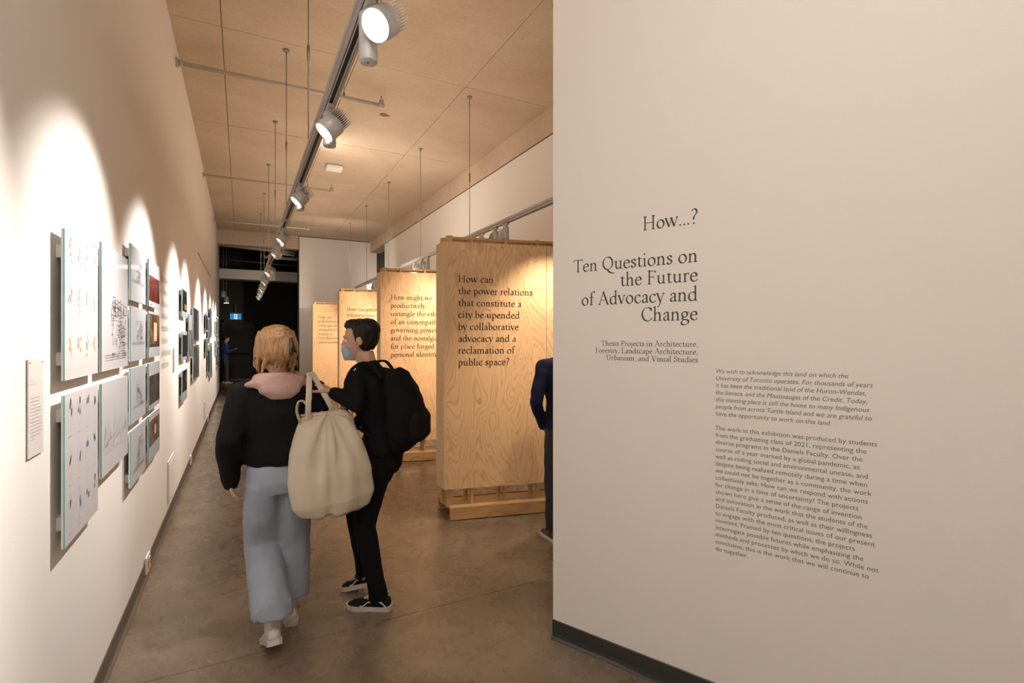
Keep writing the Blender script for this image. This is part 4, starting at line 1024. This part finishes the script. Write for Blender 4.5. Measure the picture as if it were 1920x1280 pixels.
    for k in range(46):
        a = R.uniform(-.25, 1.25)*PI; x, y = .088*math.cos(a), -.02-.105*math.sin(a)*(.9); z0 = R.uniform(-.05, .07); ln = R.uniform(.05, .13); c = R.uniform(-.03, .03)
        pts = [V((x*.96, y*.96, z0+.03)), V((x*1.06, y*1.05, z0-.01)), V((x*1.10+c*.5, y*1.02, z0-ln*.5)), V((x*1.04+c, y*.95, z0-ln))]
        hs += [xf(s_, HM) for s_ in chain(pts, [.012, .013, .009, .004])]
    # the front of the face stays free of hair
    h = skinned('hair', hs, HAIRG, .0062, 1, .004, (40, 40, 8), P)
    fr = HM @ V((0, .14, -.03)); q = (HM.to_3x3() @ V((0, 1, 0)))
    bm = bmesh.new(); bm.from_mesh(h.data)
    kill = [f for f in bm.faces if (HM.inverted() @ f.calc_center_median()).y > .062 and (HM.inverted() @ f.calc_center_median()).z < .055]
    bmesh.ops.delete(bm, geom=kill, context='FACES'); bm.to_mesh(h.data); bm.free()
    cl = []
    for k in range(5):
        a = -.9+.45*k
        cl += [xf(s_, HM) for s_ in chain([V((.045, -.168, .02+.012*k-.02)), V((.075-.004*k, -.150, .0+.016*k-.02)), V((.085, -.118, .0+.018*k-.03))], [.006, .006, .004])]
    cl += [xf(s_, HM) for s_ in chain([V((.040, -.170, -.03)), V((.045, -.178, .01)), V((.04, -.165, .055))], [.010, .012, .009])]
    skinned('hair_clip', cl, mat('clip_black', (.012, .012, .014), .3), .005, 2, parent=P)
    place(P, (.175, 3.06, 0), math.radians(3))
    return P
WOMAN = woman()

# ---- tote bag on her right shoulder
def tote():
    # coordinates relative to the woman's feet point
    b = [loft([(V((.215, -.10, 1.19)), .120, .030), (V((.225, -.115, 1.14)), .150, .055), (V((.24, -.13, 1.00)), .190, .085), (V((.255, -.14, .85)), .215, .100), (V((.27, -.14, .72)), .215, .095), (V((.275, -.14, .655)), .18, .07), (V((.275, -.14, .635)), .12, .045)], seg=30)]
    T = skinned('tote_bag', b, CREAM, .010, 3, .020, (6, 6, 2.6), seed=9)
    for v in T.data.vertices:
        f = max(0, min(1, (v.co.z-.66)/.5)); a = math.atan2(v.co.y+.13, v.co.x-.24)
        v.co += v.normal*(.009*f*math.sin(a*11+v.co.z*5)+.006*math.sin(a*5-v.co.z*9))
    tag(T, 'large slouchy cream canvas tote bag on the woman\'s right shoulder', 'bag')
    s = []
    for dx, dy in ((-.085, -.03), (.075, .03)):
        pts = [V((.215+dx, -.10+dy, 1.15)), V((.19+dx*.7, -.13+dy, 1.25)), V((.165+dx*.3, -.10+dy*.9, 1.36)), V((.165+dx*.15, -.01+dy*.9, 1.405)), V((.175+dx*.2, .085+dy*.6, 1.34)), V((.21+dx*.4, .08+dy*.3, 1.22)), V((.235+dx*.6, -.03+dy*.3, 1.14))]
        sm_ = cr([tuple(p) for p in pts], 6)
        s = [loft([(q, .018, .0045) for q in sm_], right=(1, 0, 0) if True else 0, seg=10)]
        skinned('strap', s, CREAM, .0045, 1, parent=T)
    # a slack inner handle loop standing off the bag mouth
    pts = [V((.10, -.125, 1.14)), V((.075, -.15, 1.21)), V((.085, -.155, 1.265)), V((.12, -.15, 1.25)), V((.15, -.14, 1.17))]
    skinned('handle_loop', [loft([(q, .016, .0045) for q in cr([tuple(p) for p in pts], 6)], right=(.5, .8, 0), seg=10)], CREAM, .0045, 1, parent=T)
    hem = [loft([(V((.215+.123*math.cos(2*PI*k/28), -.10+.033*math.sin(2*PI*k/28), 1.185)), .008, .004) for k in range(29)], right=(0, 0, 1), seg=8)]
    skinned('hem', hem, CREAM, .0045, 1, parent=T)
    place(T, (.175, 3.06, 0), math.radians(3))
tote()

# ---- man in black with a backpack, hand out to the woman's shoulder
def man():
    rz = math.radians(50)
    inv = Matrix.Rotation(-rz, 3, 'Z'); base = V((.745, 3.11, 0))
    Lc = lambda x, y, z: inv @ (V((x, y, z))-base)       # world -> local
    pc, wc, cc, sc = V((.0, -.02, .90)), V((.0, -.02, 1.05)), V((.0, .03, 1.24)), V((0, .07, 1.375))
    shL, elL, wrL = V((-.185, .07, 1.345)), Lc(.565, 2.93, 1.235), Lc(.445, 2.985, 1.30)
    shR, elR, wrR = V((.185, .06, 1.345)), V((.235, .05, 1.09)), V((.14, .26, 1.06))
    hipL, knL, anL = V((-.075, 0, .86)), V((-.09, .06, .48)), V((-.07, -.02, .09))
    hipR, knR, anR = V((.085, 0, .86)), V((.10, .22, .52)), V((.10, .16, .13))
    HM = mhead((.0, .135, 1.585), .25, -.12, 0, 1.0)
    sh = head_shapes(HM) + [loft([(V((0, .065, 1.39)), .062, .062), (V((0, .09, 1.44)), .054, .058), (V((0, .11, 1.51)), .053, .058)], seg=18)]
    sh += torso_shapes(pc, wc, cc, sc, .95)+arm_shapes(shL, elL, wrL, .85)+arm_shapes(shR, elR, wrR, .9)+leg_shapes(hipL, knL, anL, .85)+leg_shapes(hipR, knR, anR, .85)
    sh += hand_shapes(wrL, (Lc(.40, 3.02, 1.325)-wrL), V((0, .3, -1)), 1, .25) + hand_shapes(wrR, (-.5, .8, .1), (-.6, -.3, .4), 1, .5)
    sh += chain([anL, anL+V((0, .09, -.055))], [.030, .022]) + chain([anR, anR+V((0, .09, -.058))], [.030, .022])
    P = skinned('person', sh, SKIN2, .0066, 3)
    tag(P, 'man all in black with backpack reaching towards the woman\'s shoulder', 'person')
    eyes(P, HM)
    t = torso_shapes(pc+V((0, 0, .03)), wc, cc, sc, 1.0, .020)
    t += [loft([(V((0, .07, 1.40)), .075, .07), (V((0, .085, 1.43)), .068, .068), (V((0, .09, 1.45)), .062, .064)], seg=18)]
    for a, b, c in ((shL, elL, wrL), (shR, elR, wrR)):
        t += [cap(V((a.x*.5, .07, 1.36)), a, .066, .062), cap(a, b, .062, .052), cap(b, b.lerp(c, .85), .052, .038)]
    skinned('black_jacket', t, BLK, .010, 4, .008, (9, 9, 6), P)
    j = [loft([(V((0, -.01, .98)), .140, .105), (V((0, 0, .90)), .168, .122), (V((0, 0, .83)), .165, .12), (V((0, 0, .79)), .13, .10)], seg=24)]
    for hip, kn, an in ((hipL, knL, anL), (hipR, knR, anR)):
        j += [loft([(hip, .086, .096), (hip.lerp(kn, .35), .084, .092), (hip.lerp(kn, .8), .066, .070), (kn, .060, .066), (kn.lerp(an, .3), .060, .068), (kn.lerp(an, .8), .048, .050), (an+V((0, 0, -.015)), .050, .058), (an+V((0, .01, -.05)), .052, .064)], seg=20)]
    skinned('black_trousers', j, BLK, .010, 3, .006, (14, 14, 7), P, seed=5)
    for an, d, pit in ((anL, (-.12, 1, 0), 0), (anR, (.05, 1, 0), .28)):
        up, bm, Pp, q, u = shoe_shapes(an, d, pit)
        shoe = skinned('sneaker', up, mat('black_suede', (.008, .008, .009), .9, spec=.15), .006, 3, parent=P)
        obj('sole', bm, mat('sneaker_sole', (.50, .44, .38), .6), shoe)
        for sgn in (-1, 1):
            pts = [Pp(-.058, -.062)+q@(u*sgn*.036), Pp(-.025, -.030)+q@(u*sgn*.043), Pp(.01, -.040)+q@(u*sgn*.043), Pp(.045, -.034)+q@(u*sgn*.038), Pp(.075, -.055)+q@(u*sgn*.040), Pp(.10, -.060)+q@(u*sgn*.044)]
            skinned('side_stripe', [loft([(p_, .004, .004) for p_ in cr([tuple(x) for x in pts], 5)], seg=8)], mat('stripe_white', (.70, .66, .62), .5), .0035, 0, parent=shoe)
        skinned('laces', [s_ for k in range(4) for s_ in chain([Pp(.035+.022*k, -.018-.009*k)+q@(u*-.018), Pp(.038+.022*k, -.012-.009*k), Pp(.035+.022*k, -.018-.009*k)+q@(u*.018)], [.0045]*3)], mat('stripe_white', (.70, .66, .62), .5), .004, 0, parent=shoe)
    hs = [xf(loft([(V((0, -.03, z)), hw, dp) for z, hw, dp in ((-.065, .050, .045), (-.03, .074, .072), (.01, .082, .088), (.05, .084, .098), (.085, .076, .092), (.112, .058, .070), (.130, .02, .03))], planar=True, seg=24), HM)]
    hs += [xf(ball((0, .02, .098), (.066, .068, .036)), HM)]
    skinned('hair', hs, HAIRD, .007, 2, .006, (45, 45, 20), P)
    mk = [xf(loft([(V((0, .07, -.112)), .040, .040), (V((0, .075, -.085)), .052, .040), (V((0, .078, -.045)), .058, .042), (V((0, .076, -.018)), .052, .036)], planar=True, seg=20), HM)]
    for s in (-1, 1):
        for z in (-.03, -.08): mk += [xf(s_, HM) for s_ in chain([V((s*.052, .07, z)), V((s*.070, .03, z*.6-.005)), V((s*.079, -.012, -.005+z*.25))], [.003]*3)]
    skinned('face_mask', mk, mat('mask_blue', (.30, .42, .52), .7), .0055, 2, parent=P)
    place(P, base, rz)
    # backpack
    b = [loft([(V((0, -.085, .98)), .10, .045), (V((0, -.13, .985)), .15, .08), (V((0, -.165, 1.03)), .165, .105), (V((0, -.165, 1.15)), .168, .115), (V((0, -.135, 1.28)), .155, .095), (V((0, -.10, 1.375)), .12, .065), (V((0, -.085, 1.41)), .06, .03)], seg=26)]
    B = skinned('backpack', b, BLK, .010, 3, .010, (8, 8, 8))
    tag(B, 'rounded black backpack worn by the man in black', 'bag')
    skinned('front_pocket', [loft([(V((0, -.235, 1.0)), .10, .03), (V((0, -.255, 1.03)), .13, .045), (V((0, -.255, 1.13)), .13, .045), (V((0, -.245, 1.17)), .09, .03)], seg=20)], BLK2, .008, 2, .004, parent=B)
    for s in (-1, 1):
        pts = [V((s*.10, -.06, 1.36)), V((s*.115, .03, 1.455)), V((s*.115, .13, 1.41)), V((s*.125, .165, 1.28)), V((s*.15, .12, 1.12)), V((s*.15, -.03, 1.03))]
        skinned('shoulder_strap', [loft([(p_, .024, .007) for p_ in cr([tuple(x) for x in pts], 5)], seg=10)], BLK2, .006, 1, parent=B)
    place(B, base, rz)
man()

# ---- generic standing man (used twice with other clothes and poses)
def stander(label, loc, rz, shirt, trouser, shoe_m, hair_m, arms, yaw, pitch, mask=None, voxel=.007, sc_=1.0, hand_dirs=None):
    pc, wc, cc, sc = V((0, 0, .93)), V((0, .01, 1.08)), V((0, .0, 1.27)), V((0, 0, 1.40))
    (shL, elL, wrL), (shR, elR, wrR) = [[V(p) for p in a] for a in arms]
    hipL, knL, anL = V((-.085, 0, .88)), V((-.10, .02, .50)), V((-.11, -.01, .09)); hipR, knR, anR = V((.085, 0, .88)), V((.10, .03, .50)), V((.11, .03, .09))
    HM = mhead((0, .035-pitch*-.03, 1.615), yaw, pitch, 0, 1.0)
    sh = head_shapes(HM) + [loft([(V((0, 0, 1.41)), .062, .060), (V((0, .01, 1.47)), .055, .057), (V((0, .02, 1.53)), .053, .056)], seg=18)]
    sh += torso_shapes(pc, wc, cc, sc, .95)+arm_shapes(shL, elL, wrL, .9)+arm_shapes(shR, elR, wrR, .9)+leg_shapes(hipL, knL, anL, .9)+leg_shapes(hipR, knR, anR, .9)
    hd = hand_dirs or (((0, .1, -1), (1, 0, 0)), ((0, .1, -1), (-1, 0, 0)))
    sh += hand_shapes(wrL, *hd[0], -1, .5)+hand_shapes(wrR, *hd[1], 1, .5)
    sh += chain([anL, anL+V((0, .09, -.055))], [.030, .022])+chain([anR, anR+V((0, .09, -.055))], [.030, .022])
    P = skinned('person', sh, SKIN2, voxel, 3); tag(P, label, 'person'); eyes(P, HM)
    t = torso_shapes(pc, wc, cc, sc, 1.0, .018)
    t[0] = loft([(V((0, 0, .875)), .165, .12), (V((0, 0, .90)), .178, .132), (V((0, .0, 1.02)), .165, .122), (V((0, .0, 1.12)), .165, .118), (V((0, .0, 1.27)), .188, .130), (V((0, 0, 1.37)), .185, .105), (V((0, 0, 1.42)), .12, .082), (V((0, 0, 1.45)), .07, .066)], seg=28)
    t += [loft([(V((0, -.0, 1.44)), .068, .066), (V((0, .005, 1.475)), .064, .064)], seg=18)]
    for a, b, c in ((shL, elL, wrL), (shR, elR, wrR)): t += [cap(V((a.x*.5, 0, 1.385)), a, .066, .064), cap(a, b, .064, .053), cap(b, b.lerp(c, .93), .053, .037)]
    skinned('shirt', t, shirt, max(.009, voxel), 3, .011, (10, 10, 8), P)
    j = [loft([(V((0, 0, .96)), .150, .11), (V((0, 0, .90)), .170, .125), (V((0, 0, .84)), .165, .12), (V((0, 0, .80)), .13, .10)], seg=24)]
    for hip, kn, an in ((hipL, knL, anL), (hipR, knR, anR)):
        j += [loft([(hip, .086, .098), (hip.lerp(kn, .4), .082, .090), (kn, .068, .074), (kn.lerp(an, .5), .066, .070), (an+V((0, 0, -.01)), .062, .068)], seg=20)]
    skinned('trousers', j, trouser, max(.009, voxel), 3, .008, (12, 12, 6), P, seed=2)
    for an in (anL, anR):
        up, bm, *_ = shoe_shapes(an, (an.x*.8, 1, 0), 0); s_ = skinned('shoe', up, shoe_m, .008, 2, parent=P); obj('sole', bm, mat('shoe_sole', (.55, .50, .44), .6), s_)
    hs = [xf(loft([(V((0, -.03, z)), hw, dp) for z, hw, dp in ((-.055, .050, .045), (-.03, .074, .072), (.01, .082, .088), (.05, .084, .098), (.085, .076, .092), (.112, .058, .070), (.130, .02, .03))], planar=True, seg=24), HM), xf(ball((0, .02, .098), (.066, .068, .036)), HM)]
    skinned('hair', hs, hair_m, .008, 2, .005, (40, 40, 20), P)
    if mask:
        mk = [xf(loft([(V((0, .07, -.112)), .040, .040), (V((0, .075, -.085)), .052, .040), (V((0, .078, -.045)), .058, .042), (V((0, .076, -.018)), .052, .036)], planar=True, seg=20), HM)]
        skinned('face_mask', mk, mask, .0065, 2, parent=P)
    place(P, loc, rz); P.scale = (sc_,)*3
    return P
NAVY = mat('navy_cloth', (.011, .011, .032), .9, spec=.15, bump=.15, bscale=120)
stander('man in a dark navy shirt half hidden behind the title wall', (2.29, 3.42, 0), math.radians(-8), NAVY, mat('black_cotton', (.012, .012, .013), .8), mat('dark_leather', (.03, .02, .015), .4), HAIRD,
        (((-.19, 0, 1.375), (-.275, -.05, 1.10), (-.165, .06, .89)), ((.19, 0, 1.375), (.25, -.03, 1.10), (.19, .10, .90))), 0, -.05, voxel=.008, sc_=1.0, hand_dirs=(((.5, .2, -.8), (1, 0, 0)), ((-.2, .3, -.9), (-1, 0, 0))))
stander('masked man in a blue shirt looking at a phone by the rear door', (-.50, 20.7, 0), math.radians(-80), mat('blue_cloth', (.03, .045, .20), .75, bump=.2, bscale=60), mat('grey_cotton', (.07, .066, .063), .8), mat('beige_shoe', (.35, .30, .26), .6), HAIRD,
        (((-.19, 0, 1.375), (-.225, .02, 1.12), (-.09, .27, 1.19)), ((.19, 0, 1.375), (.225, .02, 1.12), (.09, .27, 1.19))), 0, -.45, mask=mat('mask_pale_blue', (.28, .48, .62), .7), voxel=.010, sc_=.975, hand_dirs=(((.45, .8, .3), (.3, 0, 1)), ((-.45, .8, .3), (-.3, 0, 1))))
bm = bmesh.new(); bx(bm, -.036, .036, -.074, .074, -.0045, .0045, bev=.003)
ph = obj('phone', bm, mat('phone_black', (.015, .015, .016), .2)); tag(ph, 'dark phone held by the masked man in blue', 'phone')
ph.location = (-.50+.375, 20.7+.06, 1.25); ph.rotation_euler = (0, math.radians(-35), 0)
bm = bmesh.new(); bx(bm, -.032, .032, -.068, .068, .0046, .0052); obj('screen', bm, mat('phone_screen', (.25, .3, .36), .1, emis=.5), ph)
# rear-room light: the small pendant
l = bpy.data.lights.new('pendant_beam', 'SPOT'); l.energy = 45; l.spot_size = math.radians(85); l.spot_blend = 1; l.color = SPOT_COL_R
o = bpy.data.objects.new('pendant_beam', l); COL.objects.link(o); o.location = (-.44, 19.2, 2.72); o.rotation_euler = V((.1, 1.3, -1.9)).to_track_quat('-Z', 'Y').to_euler()
